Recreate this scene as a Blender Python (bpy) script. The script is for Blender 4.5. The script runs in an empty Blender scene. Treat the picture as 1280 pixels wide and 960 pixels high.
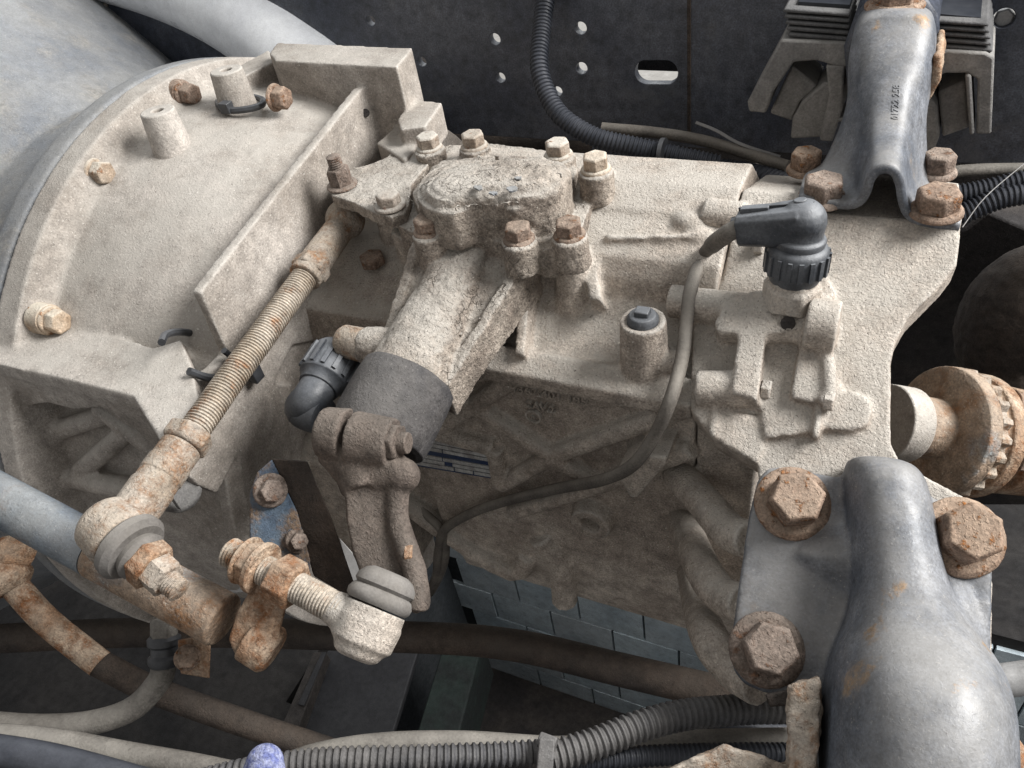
import bpy, bmesh, math, random
import numpy as np
from mathutils import Vector, Matrix, noise as mnoise
from mathutils.bvhtree import BVHTree
random.seed(7)
R_ = math.radians
scene = bpy.context.scene
col = scene.collection

# ------------------------------------------------------------------ camera
# world: X along the gearbox axis (output end +X), Y away from the photographer, Z up, floor at Z=0
CAM = Vector((0.0, 0.0, 1.45))
FPX = 1000.0                                   # focal length in pixels of the 1280x960 picture
dn = Vector((222, 1110, 1000)).normalized()    # world down, seen from the camera (x right, y down, z forward)
ax = -Vector((-2340, -462, 1000)); ax = (ax - dn * ax.dot(dn)).normalized()
ayv = (-dn).cross(ax)
M3 = Matrix((ax, ayv, -dn))                    # camera(x right,y down,z fwd) -> world
cam_d = bpy.data.cameras.new('camera'); cam = bpy.data.objects.new('camera', cam_d); col.objects.link(cam)
cam_d.sensor_fit = 'HORIZONTAL'; cam_d.sensor_width = 36.0; cam_d.lens = 36.0 * FPX / 1280.0
cam_d.clip_start = 0.01; cam_d.clip_end = 60
rt, up, bk = M3 @ Vector((1, 0, 0)), M3 @ Vector((0, -1, 0)), M3 @ Vector((0, 0, -1))
cam.matrix_world = Matrix(((rt.x, up.x, bk.x, CAM.x), (rt.y, up.y, bk.y, CAM.y), (rt.z, up.z, bk.z, CAM.z), (0, 0, 0, 1)))
scene.camera = cam

# ------------------------------------------------------------------ light
world = bpy.data.worlds.new('World'); scene.world = world; world.use_nodes = True
bgn = world.node_tree.nodes['Background']
bgn.inputs[0].default_value = (1.0, 0.985, 0.97, 1); bgn.inputs[1].default_value = 0.46
def area(name, loc, tgt, size, power, color):
    d = bpy.data.lights.new(name, 'AREA'); d.shape = 'RECTANGLE'; d.size, d.size_y = size; d.energy = power; d.color = color
    o = bpy.data.objects.new(name, d); col.objects.link(o); o.location = CAM + Vector(loc)
    o.rotation_euler = (Vector(tgt) - Vector(loc)).to_track_quat('-Z', 'Y').to_euler(); return o
area('daylight_opening', (1.25, 0.95, 0.90), (-0.15, 0.42, -0.36), (1.0, 0.9), 102, (1.0, 0.985, 0.965))
area('daylight_window', (-1.0, 1.5, 0.8), (-0.4, 0.45, -0.36), (0.8, 0.8), 7, (0.90, 0.95, 1.0))
area('yard_fill', (0.0, 4.6, 1.6), (0.0, 4.2, -1.45), (5.0, 3.0), 110, (0.95, 0.98, 1.0))  # added lamp, brightens the ground seen through the rail holes
vs = scene.view_settings
vs.view_transform = 'Standard'; vs.look = 'None'; vs.gamma = 1; vs.exposure = 0.0
scene.cycles.max_bounces = 6; scene.cycles.diffuse_bounces = 3
scene.cycles.use_denoising = True

# ------------------------------------------------------------------ picture ray -> place
def ray(u, v): return M3 @ Vector(((u - 640) / FPX, (v - 480) / FPX, 1.0))
def pz(u, v, k): r = ray(u, v); return CAM + r * (k / r.z)
def py(u, v, k): r = ray(u, v); return CAM + r * (k / r.y)
def px(u, v, k): r = ray(u, v); return CAM + r * (k / r.x)
def pd(u, v, k): return CAM + ray(u, v) * k
NR = Vector((0, -.5, .8660254)); PR0 = Vector((0, .5, -.30))      # the sloping upper face of the gearbox
def pr(u, v, h=0.0): r = ray(u, v); return CAM + r * ((NR.dot(PR0) + h) / NR.dot(r))
YC, ZC = .50, -.54                                                  # crankshaft line
def pc(u, v, R):
    r = ray(u, v); a = r.y**2 + r.z**2; b = -2*(r.y*YC + r.z*ZC); c = YC**2 + ZC**2 - R*R
    return CAM + r * ((-b - math.sqrt(max(0, b*b - 4*a*c))) / (2*a))
XV, YV, ZV = Vector((1, 0, 0)), Vector((0, 1, 0)), Vector((0, 0, 1))

# ------------------------------------------------------------------ materials
def new_mat(name):
    m = bpy.data.materials.new(name); m.use_nodes = True
    return m, m.node_tree.nodes, m.node_tree.links, m.node_tree.nodes['Principled BSDF']
def grime(name, c1, c2, lo=.38, hi=.62, s1=14, rough=.85, metal=0.0, spec=.3, s2=90, var=.35, grit=0.0, gritc=None, pit=0.0,
          rust=None, rust_lo=.5, rust_hi=.6, rust_s=60, dust=None, dust_amt=0.0, bump=.25, bump_s=420, crack=0.0, rnd=0.0, coat=0.0, stain=0.0, stain_c=(.10, .075, .055), bd=.0011, lowb=1.0, edge=0.0, edge_c=(.60, .575, .53)):
    m, N, L, P = new_mat(name)
    geo = N.new('ShaderNodeNewGeometry'); pos = geo.outputs['Position']
    def tex(s, det=5, rg=.6):
        t = N.new('ShaderNodeTexNoise'); t.inputs['Scale'].default_value = s; t.inputs['Detail'].default_value = det
        t.inputs['Roughness'].default_value = rg; L.new(pos, t.inputs['Vector']); return t.outputs['Fac']
    def mr(src, a, b, c=0., d=1., smooth=True):
        t = N.new('ShaderNodeMapRange'); t.interpolation_type = 'SMOOTHSTEP' if smooth else 'LINEAR'
        for i, q in enumerate((a, b, c, d)): t.inputs[i + 1].default_value = q
        L.new(src, t.inputs[0]); return t.outputs[0]
    def mix(f, a, b, mode='MIX'):
        t = N.new('ShaderNodeMix'); t.data_type = 'RGBA'; t.blend_type = mode
        if isinstance(f, float): t.inputs[0].default_value = f
        else: L.new(f, t.inputs[0])
        for i, q in ((6, a), (7, b)):
            if isinstance(q, tuple): t.inputs[i].default_value = (*q, 1)
            else: L.new(q, t.inputs[i])
        return t.outputs[2]
    def math_(op, a, b):
        t = N.new('ShaderNodeMath'); t.operation = op
        for i, q in enumerate((a, b)):
            if isinstance(q, (int, float)): t.inputs[i].default_value = q
            else: L.new(q, t.inputs[i])
        return t.outputs[0]
    c = mix(mr(tex(s1), lo, hi), c1, c2)
    v = math_('MULTIPLY', mr(tex(s2, 4, .7), .3, .7, 1 - var, 1 + var, False), mr(tex(640, 2, .6), .3, .7, 1 - var * .9, 1 + var * .9, False))
    g = N.new('ShaderNodeCombineColor')
    for i in range(3): L.new(v, g.inputs[i])
    c = mix(1.0, c, g.outputs[0], 'MULTIPLY')
    if dust:
        s = N.new('ShaderNodeSeparateXYZ'); L.new(geo.outputs['Normal'], s.inputs[0])
        f = math_('MULTIPLY', mr(s.outputs[2], .15, .95), mr(tex(16, 8, .72), .36, .60, dust_amt * .25, dust_amt))
        c = mix(f, c, dust)
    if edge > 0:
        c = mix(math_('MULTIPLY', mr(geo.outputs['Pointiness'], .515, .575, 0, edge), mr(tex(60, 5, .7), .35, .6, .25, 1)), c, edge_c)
    rf = None; sf = None
    if rust:
        rf = mr(tex(rust_s, 7, .65), rust_lo, rust_hi)
        rc = mix(mr(tex(170, 5, .7), .35, .65), rust, tuple(q * .42 for q in rust))
        rf = math_('MULTIPLY', rf, mr(tex(420, 3, .7), .28, .55, .15, .95))
        c = mix(rf, c, rc)
    if stain > 0:
        sf = math_('MULTIPLY', mr(tex(11, 9, .72), .54, .68, 0, stain), mr(tex(150, 5, .7), .3, .6, .4, 1))
        c = mix(sf, c, stain_c)
    if grit > 0:
        gf = mr(tex(520, 3, .7), .62, .70, 0, grit); c = mix(gf, c, gritc or (.55, .52, .46))
    if pit > 0:
        pf = mr(tex(380, 4, .75), .31, .39, pit, 0); c = mix(pf, c, (.05, .042, .035))
    if rnd > 0:
        oi = N.new('ShaderNodeObjectInfo'); hv = N.new('ShaderNodeHueSaturation')
        L.new(mr(oi.outputs['Random'], 0, 1, 1 - rnd, 1 + rnd, False), hv.inputs['Value'])
        L.new(mr(oi.outputs['Random'], 0, 1, .7, 1.15, False), hv.inputs['Saturation'])
        L.new(c, hv.inputs['Color']); c = hv.outputs[0]
    L.new(c, P.inputs['Base Color'])
    ro = mr(tex(70, 4), .3, .7, max(0, rough - .12), min(1, rough + .1), False)
    if sf: ro = math_('SUBTRACT', ro, math_('MULTIPLY', sf, .3))
    L.new(ro, P.inputs['Roughness'])
    P.inputs['Metallic'].default_value = metal; P.inputs['Specular IOR Level'].default_value = spec
    P.inputs['Coat Weight'].default_value = coat
    h = math_('ADD', math_('MULTIPLY', tex(bump_s, 5, .7), 1.0), math_('ADD', math_('MULTIPLY', tex(bump_s * .22, 4, .6), lowb), math_('MULTIPLY', mr(tex(bump_s * 1.35, 2, .5), .56, .68), .3)))
    if crack > 0:
        vo = N.new('ShaderNodeTexVoronoi'); vo.feature = 'DISTANCE_TO_EDGE'; vo.inputs['Scale'].default_value = 95
        wv = N.new('ShaderNodeVectorMath'); wv.operation = 'MULTIPLY_ADD'
        tn = N.new('ShaderNodeTexNoise'); tn.inputs['Scale'].default_value = 60; L.new(pos, tn.inputs['Vector'])
        L.new(tn.outputs['Color'], wv.inputs[0]); wv.inputs[1].default_value = (.03, .03, .03); L.new(pos, wv.inputs[2])
        L.new(wv.outputs[0], vo.inputs['Vector'])
        ck = mr(vo.outputs['Distance'], 0, .05); ck = math_('MAXIMUM', ck, mr(tex(22, 4), .36, .46))
        h = math_('ADD', h, math_('MULTIPLY', ck, crack))
        cc = mix(ck, tuple(q * .6 for q in c1), c); L.new(cc, P.inputs['Base Color'])
    if rf: h = math_('ADD', h, math_('MULTIPLY', rf, .5))
    b = N.new('ShaderNodeBump'); b.inputs['Strength'].default_value = min(1, bump * 2.2); b.inputs['Distance'].default_value = bd
    L.new(h, b.inputs['Height']); L.new(b.outputs[0], P.inputs['Normal'])
    return m
DUST = (.50, .465, .405)
M = {}
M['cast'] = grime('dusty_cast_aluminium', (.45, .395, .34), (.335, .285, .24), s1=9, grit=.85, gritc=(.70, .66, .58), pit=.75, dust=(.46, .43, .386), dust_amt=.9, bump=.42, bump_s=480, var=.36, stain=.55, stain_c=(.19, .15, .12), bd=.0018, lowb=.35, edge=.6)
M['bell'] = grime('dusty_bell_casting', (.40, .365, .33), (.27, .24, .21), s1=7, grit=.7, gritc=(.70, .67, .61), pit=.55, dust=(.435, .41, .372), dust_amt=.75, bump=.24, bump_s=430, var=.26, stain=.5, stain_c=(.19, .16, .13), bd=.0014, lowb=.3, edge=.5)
M['mud'] = grime('cracked_mud_casting', (.33, .285, .24), (.215, .18, .15), s1=24, grit=.75, gritc=(.62, .58, .5), pit=.8, dust=(.46, .43, .386), dust_amt=.9, bump=.45, bump_s=380, crack=.9, var=.42, stain=.65, stain_c=(.15, .115, .09), bd=.0022, lowb=.6, edge=.35)
M['grey_paint'] = grime('grey_blue_paint', (.078, .088, .106), (.14, .147, .162), s1=24, rough=.54, spec=.5, var=.36, grit=.5, gritc=(.36, .345, .32), pit=.25, dust=(.29, .28, .265), dust_amt=.6, bump=.09, bump_s=300, rust=(.34, .21, .10), rust_lo=.62, rust_hi=.70, rust_s=22, stain=.75, stain_c=(.19, .168, .146))
M['engine_paint'] = grime('dusty_grey_engine_paint', (.155, .168, .188), (.22, .225, .23), s1=9, rough=.45, var=.18, grit=.6, gritc=(.42, .40, .36), pit=.3, dust=(.27, .265, .25), dust_amt=.4, bump=.2, bump_s=220, rust=(.36, .335, .295), rust_lo=.48, rust_hi=.70, rust_s=10)
M['bolt'] = grime('rusty_bolt', (.155, .105, .077), (.225, .165, .128), s1=70, rough=.8, var=.45, grit=.5, gritc=(.42, .33, .25), pit=.7, dust=(.32, .26, .205), dust_amt=.45, bump=.7, bump_s=300, rust=(.30, .13, .05), rust_lo=.55, rust_hi=.66, rust_s=150, rnd=.15)
M['bolt_dusty'] = grime('dusty_bolt', (.36, .30, .24), (.30, .23, .17), s1=60, rough=.85, var=.3, dust=(.52, .485, .42), dust_amt=.9, bump=.4, bump_s=420, rust=(.33, .16, .08), rust_lo=.58, rust_hi=.68, rust_s=110, rnd=.15)
M['rust_dust'] = grime('rust_under_dust', (.36, .31, .26), (.245, .20, .155), s1=45, rough=.85, var=.38, dust=(.46, .415, .355), dust_amt=.45, rust=(.30, .145, .06), rust_lo=.44, rust_hi=.70, rust_s=70, bump=.55, bump_s=300, grit=.6, pit=.7)
M['rust'] = grime('heavy_rust', (.27, .165, .10), (.34, .26, .19), s1=40, rough=.85, var=.45, rust=(.25, .105, .042), rust_lo=.42, rust_hi=.66, rust_s=70, bump=.7, bump_s=260, dust=(.38, .31, .24), dust_amt=.5, grit=.5, gritc=(.46, .40, .33), pit=.7)
M['thread'] = grime('dusty_thread', (.42, .37, .31), (.31, .255, .195), s1=40, rough=.65, var=.35, rust=(.34, .15, .055), rust_lo=.52, rust_hi=.70, rust_s=60, bump=.3, dust=(.45, .41, .35), dust_amt=.3, pit=.3)
M['blue_paint'] = grime('worn_blue_grey_paint', (.16, .18, .197), (.075, .098, .128), s1=26, rough=.45, spec=.55, var=.25, dust=(.27, .268, .26), dust_amt=.5, rust=(.26, .15, .08), rust_lo=.56, rust_hi=.72, rust_s=18, bump=.2, bump_s=220, grit=.4, gritc=(.5, .49, .46), pit=.3)
M['blue_rust'] = grime('blue_paint_flaking_to_rust', (.05, .085, .14), (.09, .125, .165), s1=30, rough=.6, var=.3, rust=(.24, .165, .11), rust_lo=.46, rust_hi=.58, rust_s=32, bump=.3, dust=(.22, .2, .17), dust_amt=.2)
M['tube_rust'] = grime('flaking_rust_tube', (.27, .20, .145), (.22, .255, .27), s1=20, lo=.54, hi=.64, rough=.8, var=.4, rust=(.27, .135, .06), rust_lo=.42, rust_hi=.68, rust_s=40, bump=.65, bump_s=220, dust=(.38, .335, .28), dust_amt=.4, grit=.5, pit=.6)
M['rubber'] = grime('dusty_black_rubber', (.032, .031, .033), (.062, .058, .057), s1=30, rough=.85, var=.35, grit=.6, gritc=(.2, .19, .18), pit=.5, dust=(.20, .19, .18), dust_amt=.45, bump=.35, bump_s=350)
M['boot_rubber'] = grime('grey_dusty_rubber', (.17, .16, .15), (.13, .12, .11), s1=30, rough=.75, var=.15, dust=(.3, .28, .25), dust_amt=.4, bump=.1)
M['clean_black'] = grime('clean_black_plastic', (.012, .014, .018), (.022, .024, .03), s1=25, rough=.42, spec=.5, var=.2, dust=(.045, .05, .06), dust_amt=.5, bump=.04)
M['fin'] = grime('dusty_dark_fins', (.10, .10, .102), (.065, .065, .068), s1=20, rough=.8, var=.25, dust=(.17, .168, .165), dust_amt=.6, bump=.3)
M['black'] = grime('black_plastic', (.02, .021, .024), (.04, .042, .046), s1=25, rough=.5, spec=.5, var=.2, dust=(.15, .155, .165), dust_amt=.5, bump=.06)
M['plastic'] = grime('dusty_dark_plastic', (.032, .036, .043), (.075, .08, .088), s1=35, rough=.5, spec=.5, var=.25, grit=.4, gritc=(.2, .2, .2), dust=(.21, .22, .235), dust_amt=.5, bump=.1)
M['frame'] = grime('black_frame_paint', (.036, .042, .058), (.07, .076, .092), s1=6, rough=.45, spec=.5, var=.45, stain=.85, stain_c=(.10, .105, .115), rust=(.045, .025, .018), rust_lo=.62, rust_hi=.74, rust_s=8, bump=.08, grit=.35, gritc=(.07, .07, .075))
M['dark'] = grime('dark_metal_and_shade', (.018, .016, .016), (.035, .03, .027), s1=10, rough=.75, var=.4, bump=.3)  # dark metal; also the shade painted under the rail and behind its slot
M['brown'] = grime('brown_grimy_metal', (.050, .037, .029), (.030, .024, .021), s1=14, rough=.8, var=.4, bump=.4, dust=(.085, .07, .057), dust_amt=.5)
M['lever'] = grime('brown_dusty_lever', (.115, .092, .077), (.08, .064, .054), s1=26, rough=.85, var=.35, grit=.6, gritc=(.22, .195, .17), pit=.5, dust=(.16, .14, .12), dust_amt=.5, bump=.4, bump_s=340, bd=.0014)
M['rubber_mount'] = grime('dusty_mount_casting', (.26, .25, .235), (.18, .175, .17), s1=18, rough=.85, var=.2, dust=(.33, .32, .30), dust_amt=.7, bump=.25)
M['wire'] = grime('dusty_cable_sheath', (.14, .125, .108), (.085, .076, .067), s1=45, rough=.75, var=.3, dust=(.29, .268, .235), dust_amt=.7, bump=.15)
M['hose'] = grime('dusty_grey_hose', (.17, .158, .14), (.11, .10, .09), s1=30, rough=.75, var=.32, pit=.5, dust=(.25, .235, .21), dust_amt=.6, stain=.5, stain_c=(.07, .06, .05), bump=.15)
M['conduit'] = grime('dusty_corrugated_conduit', (.05, .05, .054), (.09, .086, .084), s1=30, rough=.65, var=.3, dust=(.19, .185, .18), dust_amt=.6, bump=.2)
M['conduit_dark'] = grime('black_corrugated_conduit', (.022, .025, .032), (.035, .038, .046), s1=30, rough=.5, var=.2, dust=(.08, .085, .10), dust_amt=.5, bump=.08)
M['pipe_light'] = grime('pale_silver_pipe', (.80, .82, .84), (.70, .72, .75), s1=12, rough=.35, spec=.5, var=.08, bump=.05)
M['pale_flap'] = grime('pale_plastic', (.26, .255, .25), (.19, .185, .18), s1=20, rough=.6, var=.1, bump=.05)
M['floor'] = grime('shaded_dirty_concrete', (.026, .024, .023), (.013, .0125, .013), s1=4, s2=40, rough=.9, var=.35, grit=.3, gritc=(.12, .115, .11), bump=.3, bump_s=120)  # dirty concrete, base darkened to hold the shade under the truck
M['yard'] = grime('pale_concrete', (.50, .48, .45), (.42, .40, .37), s1=3, s2=30, rough=.9, var=.15, bump=.2, bump_s=120)
M['tile'] = grime('grubby_white_tile', (.60, .68, .72), (.44, .52, .57), s1=6, s2=40, rough=.35, spec=.5, var=.2, pit=.1, bump=.04, rnd=.08)
M['grout'] = grime('dark_grout', (.035, .04, .045), (.05, .055, .06), s1=8, rough=.95, var=.3, bump=.2)
M['plate_blue'] = grime('blue_plate_print', (.02, .035, .085), (.035, .05, .09), s1=60, rough=.6, var=.3, bump=.05, dust=(.2, .18, .15), dust_amt=.2)
M['plate_white'] = grime('plate_bare_metal', (.40, .40, .39), (.28, .27, .26), s1=60, rough=.5, var=.3, bump=.05)
M['denim'] = grime('blue_knit_glove', (.12, .14, .30), (.27, .29, .42), s1=300, lo=.38, hi=.62, rough=.95, var=.3, bump=.7, bump_s=900)
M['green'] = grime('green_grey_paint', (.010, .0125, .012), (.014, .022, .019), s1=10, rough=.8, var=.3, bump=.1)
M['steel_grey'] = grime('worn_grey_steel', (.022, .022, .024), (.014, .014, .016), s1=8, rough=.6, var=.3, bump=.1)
M['alu'] = grime('dull_aluminium_tube', (.40, .40, .40), (.30, .30, .30), s1=20, rough=.5, metal=.3, var=.15, bump=.05)

# ------------------------------------------------------------------ mesh collector
class MB:
    def __init__(s): s.v = []; s.f = []
    def add(s, vs, fs):
        k = len(s.v); s.v += [Vector(q) for q in vs]; s.f += [tuple(i + k for i in f) for f in fs]; return s
    def prism(s, poly, vec, taper=1.0):
        n = len(poly); P = [Vector(p) for p in poly]; c = sum(P, Vector()) / n; Q = [c + (p - c) * taper + vec for p in P]
        return s.add(P + Q, [tuple(range(n - 1, -1, -1)), tuple(range(n, 2 * n))] + [(i, (i + 1) % n, n + (i + 1) % n, n + i) for i in range(n)])
    def rprism(s, pix, h0, h1, taper=1.0): return s.prism([pr(u, v, h1) for u, v in pix], NR * (h0 - h1), 1 / taper)
    def box(s, c, ex, ey, ez):
        c, ex, ey, ez = Vector(c), Vector(ex), Vector(ey), Vector(ez)
        return s.prism([c - ex - ey - ez, c + ex - ey - ez, c + ex + ey - ez, c - ex + ey - ez], ez * 2)
    def lathe(s, p0, axis, prof, n=28, hexa=False, rot=0.0):
        a = Vector(axis).normalized(); e1 = a.orthogonal().normalized() if abs(a.z) > .9 else a.cross(ZV).normalized(); e2 = a.cross(e1)
        p0 = Vector(p0); vs, fs = [], []
        if hexa: n = 6
        for (t, r) in prof:
            for i in range(n):
                q = 2 * math.pi * i / n + rot; vs.append(p0 + a * t + (e1 * math.cos(q) + e2 * math.sin(q)) * max(r, 1e-5))
        m = len(prof)
        for j in range(m - 1):
            for i in range(n): fs.append((j*n + i, j*n + (i+1) % n, (j+1)*n + (i+1) % n, (j+1)*n + i))
        fs.append(tuple(range(n - 1, -1, -1))); fs.append(tuple(range((m - 1) * n, m * n)))
        return s.add(vs, fs)
    def cyl(s, p0, p1, r0, r1=None, n=28):
        p0, p1 = Vector(p0), Vector(p1); return s.lathe(p0, p1 - p0, [(0, r0), ((p1 - p0).length, r0 if r1 is None else r1)], n)
    def tube(s, pts, rad, n=14, sub=8, rings=None, flat=1.0):
        P = spline(pts, sub) if sub > 1 else [Vector(p) for p in pts]
        R = rad if callable(rad) else (lambda t: rad)
        if rings:                                              # corrugation: resample at even pitch
            P = resample(P, rings[0] / 4.0)
            if len(P) > 60: P = [p + Vector((mnoise.noise(p * 23), mnoise.noise(p * 23 + Vector((9, 0, 0))), mnoise.noise(p * 23 + Vector((0, 9, 0))))) * (.0016 if rings[0] > .0033 else .0003) for p in P]
        m = len(P); vs, fs = [], []; prev = None
        for j, p in enumerate(P):
            t = (P[min(j + 1, m - 1)] - P[max(j - 1, 0)]).normalized()
            if prev is None: e1 = t.orthogonal().normalized()
            else: e1 = (prev - t * prev.dot(t)).normalized()
            prev = e1; e2 = t.cross(e1); r = R(j / max(1, m - 1))
            if rings: r += rings[1] * (1 if j % 4 in (0, 1) else -1)
            for i in range(n):
                q = 2 * math.pi * i / n; vs.append(p + (e1 * math.cos(q) + e2 * math.sin(q) * flat) * r)
        for j in range(m - 1):
            for i in range(n): fs.append((j*n + i, j*n + (i+1) % n, (j+1)*n + (i+1) % n, (j+1)*n + i))
        fs.append(tuple(range(n - 1, -1, -1))); fs.append(tuple(range((m - 1) * n, m * n)))
        return s.add(vs, fs)
    def sphere(s, c, r, sc=(1, 1, 1), n=20):
        c = Vector(c); vs, fs = [c + Vector((0, 0, r * sc[2]))], []; m = n // 2
        for j in range(1, m):
            th = math.pi * j / m
            for i in range(n):
                q = 2 * math.pi * i / n
                vs.append(c + Vector((math.sin(th) * math.cos(q) * sc[0], math.sin(th) * math.sin(q) * sc[1], math.cos(th) * sc[2])) * r)
        vs.append(c - Vector((0, 0, r * sc[2]))); e = len(vs) - 1
        for i in range(n): fs.append((0, 1 + i, 1 + (i + 1) % n)); fs.append((e, 1 + (m-2)*n + (i+1) % n, 1 + (m-2)*n + i))
        for j in range(m - 2):
            for i in range(n): fs.append((1 + j*n + i, 1 + (j+1)*n + i, 1 + (j+1)*n + (i+1) % n, 1 + j*n + (i+1) % n))
        return s.add(vs, fs)
    def revx(s, prof, a0, a1, n=60, yc=YC, zc=ZC):
        # closed (x, radius) profile turned about the crankshaft line from a0 to a1 degrees (0 = up, + = towards the photographer)
        m = len(prof); vs, fs = [], []
        for j in range(n + 1):
            q = R_(a0 + (a1 - a0) * j / n)
            for (x, r) in prof: vs.append(CAM + Vector((x, yc - r * math.sin(q), zc + r * math.cos(q))))
        for j in range(n):
            for i in range(m): fs.append((j*m + i, j*m + (i+1) % m, (j+1)*m + (i+1) % m, (j+1)*m + i))
        fs.append(tuple(range(m - 1, -1, -1))); fs.append(tuple(range(n * m, (n + 1) * m)))
        return s.add(vs, fs)
    def loft(s, secs, cap=True, closed=True):
        n = len(secs[0]); vs = [p for q in secs for p in q]; fs = []
        for j in range(len(secs) - 1):
            for i in range(n if closed else n - 1): fs.append((j*n + i, j*n + (i+1) % n, (j+1)*n + (i+1) % n, (j+1)*n + i))
        if cap: fs.append(tuple(range(n - 1, -1, -1))); fs.append(tuple(range((len(secs) - 1) * n, len(secs) * n)))
        return s.add(vs, fs)
    def bolt(s, p, axis, af, hh, fr=0, fh=0, rot=.3, stud=0, sr=0):
        a = Vector(axis).normalized(); p = Vector(p); r = af / 2 / math.cos(math.pi / 6)
        if fr: s.lathe(p, a, [(0, fr), (fh * .55, fr), (fh, fr * .86)], 24)
        s.lathe(p + a * (fh * .9), a, [(0, r), (hh * .86, r), (hh, r * .87)], hexa=True, rot=rot)
        if stud: s.tube([p + a * hh * .5, p + a * (hh + fh + stud)], sr, 12, sub=1, rings=(.0018, .0004))
        return s
def spline(pts, sub=8):
    P = [Vector(p) for p in pts]
    if len(P) < 3: return [P[0].lerp(P[1], i / sub) for i in range(sub + 1)]
    Q = [P[0] * 2 - P[1]] + P + [P[-1] * 2 - P[-2]]; out = []
    for i in range(1, len(Q) - 2):
        a, b, c, d = Q[i-1], Q[i], Q[i+1], Q[i+2]
        for k in range(sub):
            t = k / sub; out.append(.5 * ((2*b) + (c - a)*t + (2*a - 5*b + 4*c - d)*t*t + (3*b - a - 3*c + d)*t**3))
    out.append(P[-1]); return out
def resample(P, step):
    out = [P[0]]; acc = 0.0
    for a, b in zip(P, P[1:]):
        L = (b - a).length; t = step - acc
        while t <= L: out.append(a.lerp(b, t / L)); t += step
        acc = (acc + L) % step if L + acc >= step else acc + L
    return out

WL = {}
def place(o, wloc, parent):
    WL[o.name] = Vector(wloc)
    if parent is not None: o.parent = parent; o.location = Vector(wloc) - WL[parent.name]
    else: o.location = wloc
GROUPS = {'conduit': 'corrugated conduits', 'foreground_hose': 'hoses along the bottom edge', 'harness_cable': 'cables under the frame rail', 'harness_tie': 'tie bands on the harness', 'cable_tie': 'cable ties'}
def thing(name, label, cat, loc, group=None):
    o = bpy.data.objects.new(name, None); o.empty_display_size = .02; col.objects.link(o)
    o['label'] = label; o['category'] = cat; group = group or GROUPS.get(name)
    if group: o['group'] = group
    place(o, loc, None); return o
def part(name, mb, m, parent=None, bevel=0.0, seg=2, remesh=0, smooth=0, sharp=38, solid=0, subd=0, disp=None, label=None):
    c = sum(mb.v, Vector()) / len(mb.v)
    me = bpy.data.meshes.new(name); me.from_pydata([v - c for v in mb.v], [], mb.f)
    bm = bmesh.new(); bm.from_mesh(me)
    if not solid: bmesh.ops.recalc_face_normals(bm, faces=bm.faces)
    for f in bm.faces: f.smooth = True
    if not remesh and not subd:
        for e in bm.edges:
            if len(e.link_faces) == 2 and e.calc_face_angle(0) > R_(sharp): e.smooth = False
    bm.to_mesh(me); bm.free()
    o = bpy.data.objects.new(name, me); col.objects.link(o); place(o, c, parent)
    me.materials.append(M[m])
    if subd: q = o.modifiers.new('sub', 'SUBSURF'); q.levels = q.render_levels = subd
    if solid: q = o.modifiers.new('solid', 'SOLIDIFY'); q.thickness = solid; q.offset = -1
    if remesh:
        q = o.modifiers.new('cast', 'REMESH'); q.mode = 'VOXEL'; q.voxel_size = remesh; q.use_smooth_shade = True
        if smooth: q = o.modifiers.new('fillet', 'SMOOTH'); q.factor = .5; q.iterations = smooth
    if disp:
        for i, (ty, sc, st) in enumerate(disp):
            t = bpy.data.textures.new(name + '_relief', ty); t.noise_scale = sc
            if ty == 'CLOUDS': t.noise_depth = 4
            if ty == 'VORONOI': t.distance_metric = 'DISTANCE'; t.weight_1 = -1; t.weight_2 = 1
            q = o.modifiers.new('relief', 'DISPLACE'); q.texture = t; q.strength = st; q.mid_level = .5; q.texture_coords = 'LOCAL'
    if bevel and not remesh:
        q = o.modifiers.new('edge', 'BEVEL'); q.width = bevel; q.segments = seg; q.limit_method = 'ANGLE'; q.angle_limit = R_(40); q.harden_normals = False
    if label: o['label'] = label
    return o
def single(name, mb, m, label, cat, group=None, **k):
    group = group or GROUPS.get(name); o = part(name, mb, m, None, **k); o['label'] = label; o['category'] = cat
    if group: o['group'] = group
    return o
def setting(name, mb, m, **k):
    o = part(name, mb, m, None, **k); o['kind'] = 'structure'; return o
def text_mesh(name, s, origin, ex, ey, size, depth, m, parent, bvh=None):
    cu = bpy.data.curves.new(name, 'FONT'); cu.body = s; cu.size = size; cu.extrude = depth; cu.bevel_depth = .00012; cu.resolution_u = 3
    tmp = bpy.data.objects.new('tmp', cu); col.objects.link(tmp)
    me = bpy.data.meshes.new_from_object(tmp.evaluated_get(bpy.context.evaluated_depsgraph_get()))
    bpy.data.objects.remove(tmp); bpy.data.curves.remove(cu)
    ex, ey = Vector(ex).normalized(), Vector(ey).normalized(); ez = ex.cross(ey)
    for v in me.vertices: v.co = ex * v.co.x + ey * v.co.y + ez * v.co.z
    if bvh:                                            # wrap the relief onto a curved sheet
        for v in me.vertices:
            lift = v.co.dot(ez); co, nn, _, _ = bvh.find_nearest(Vector(origin) + v.co - ez * lift)
            if nn.dot(CAM - co) < 0: nn = -nn
            v.co = co + nn * (.0001 + max(0, lift)) - Vector(origin)
    me.materials.clear(); me.materials.append(M[m]); me.name = name
    o = bpy.data.objects.new(name, me); col.objects.link(o); place(o, origin, parent); return o
def circle_poly(c, ex, ey, n=24): return [Vector(c) + Vector(ex) * math.cos(2*math.pi*i/n) + Vector(ey) * math.sin(2*math.pi*i/n) for i in range(n)]

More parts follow.
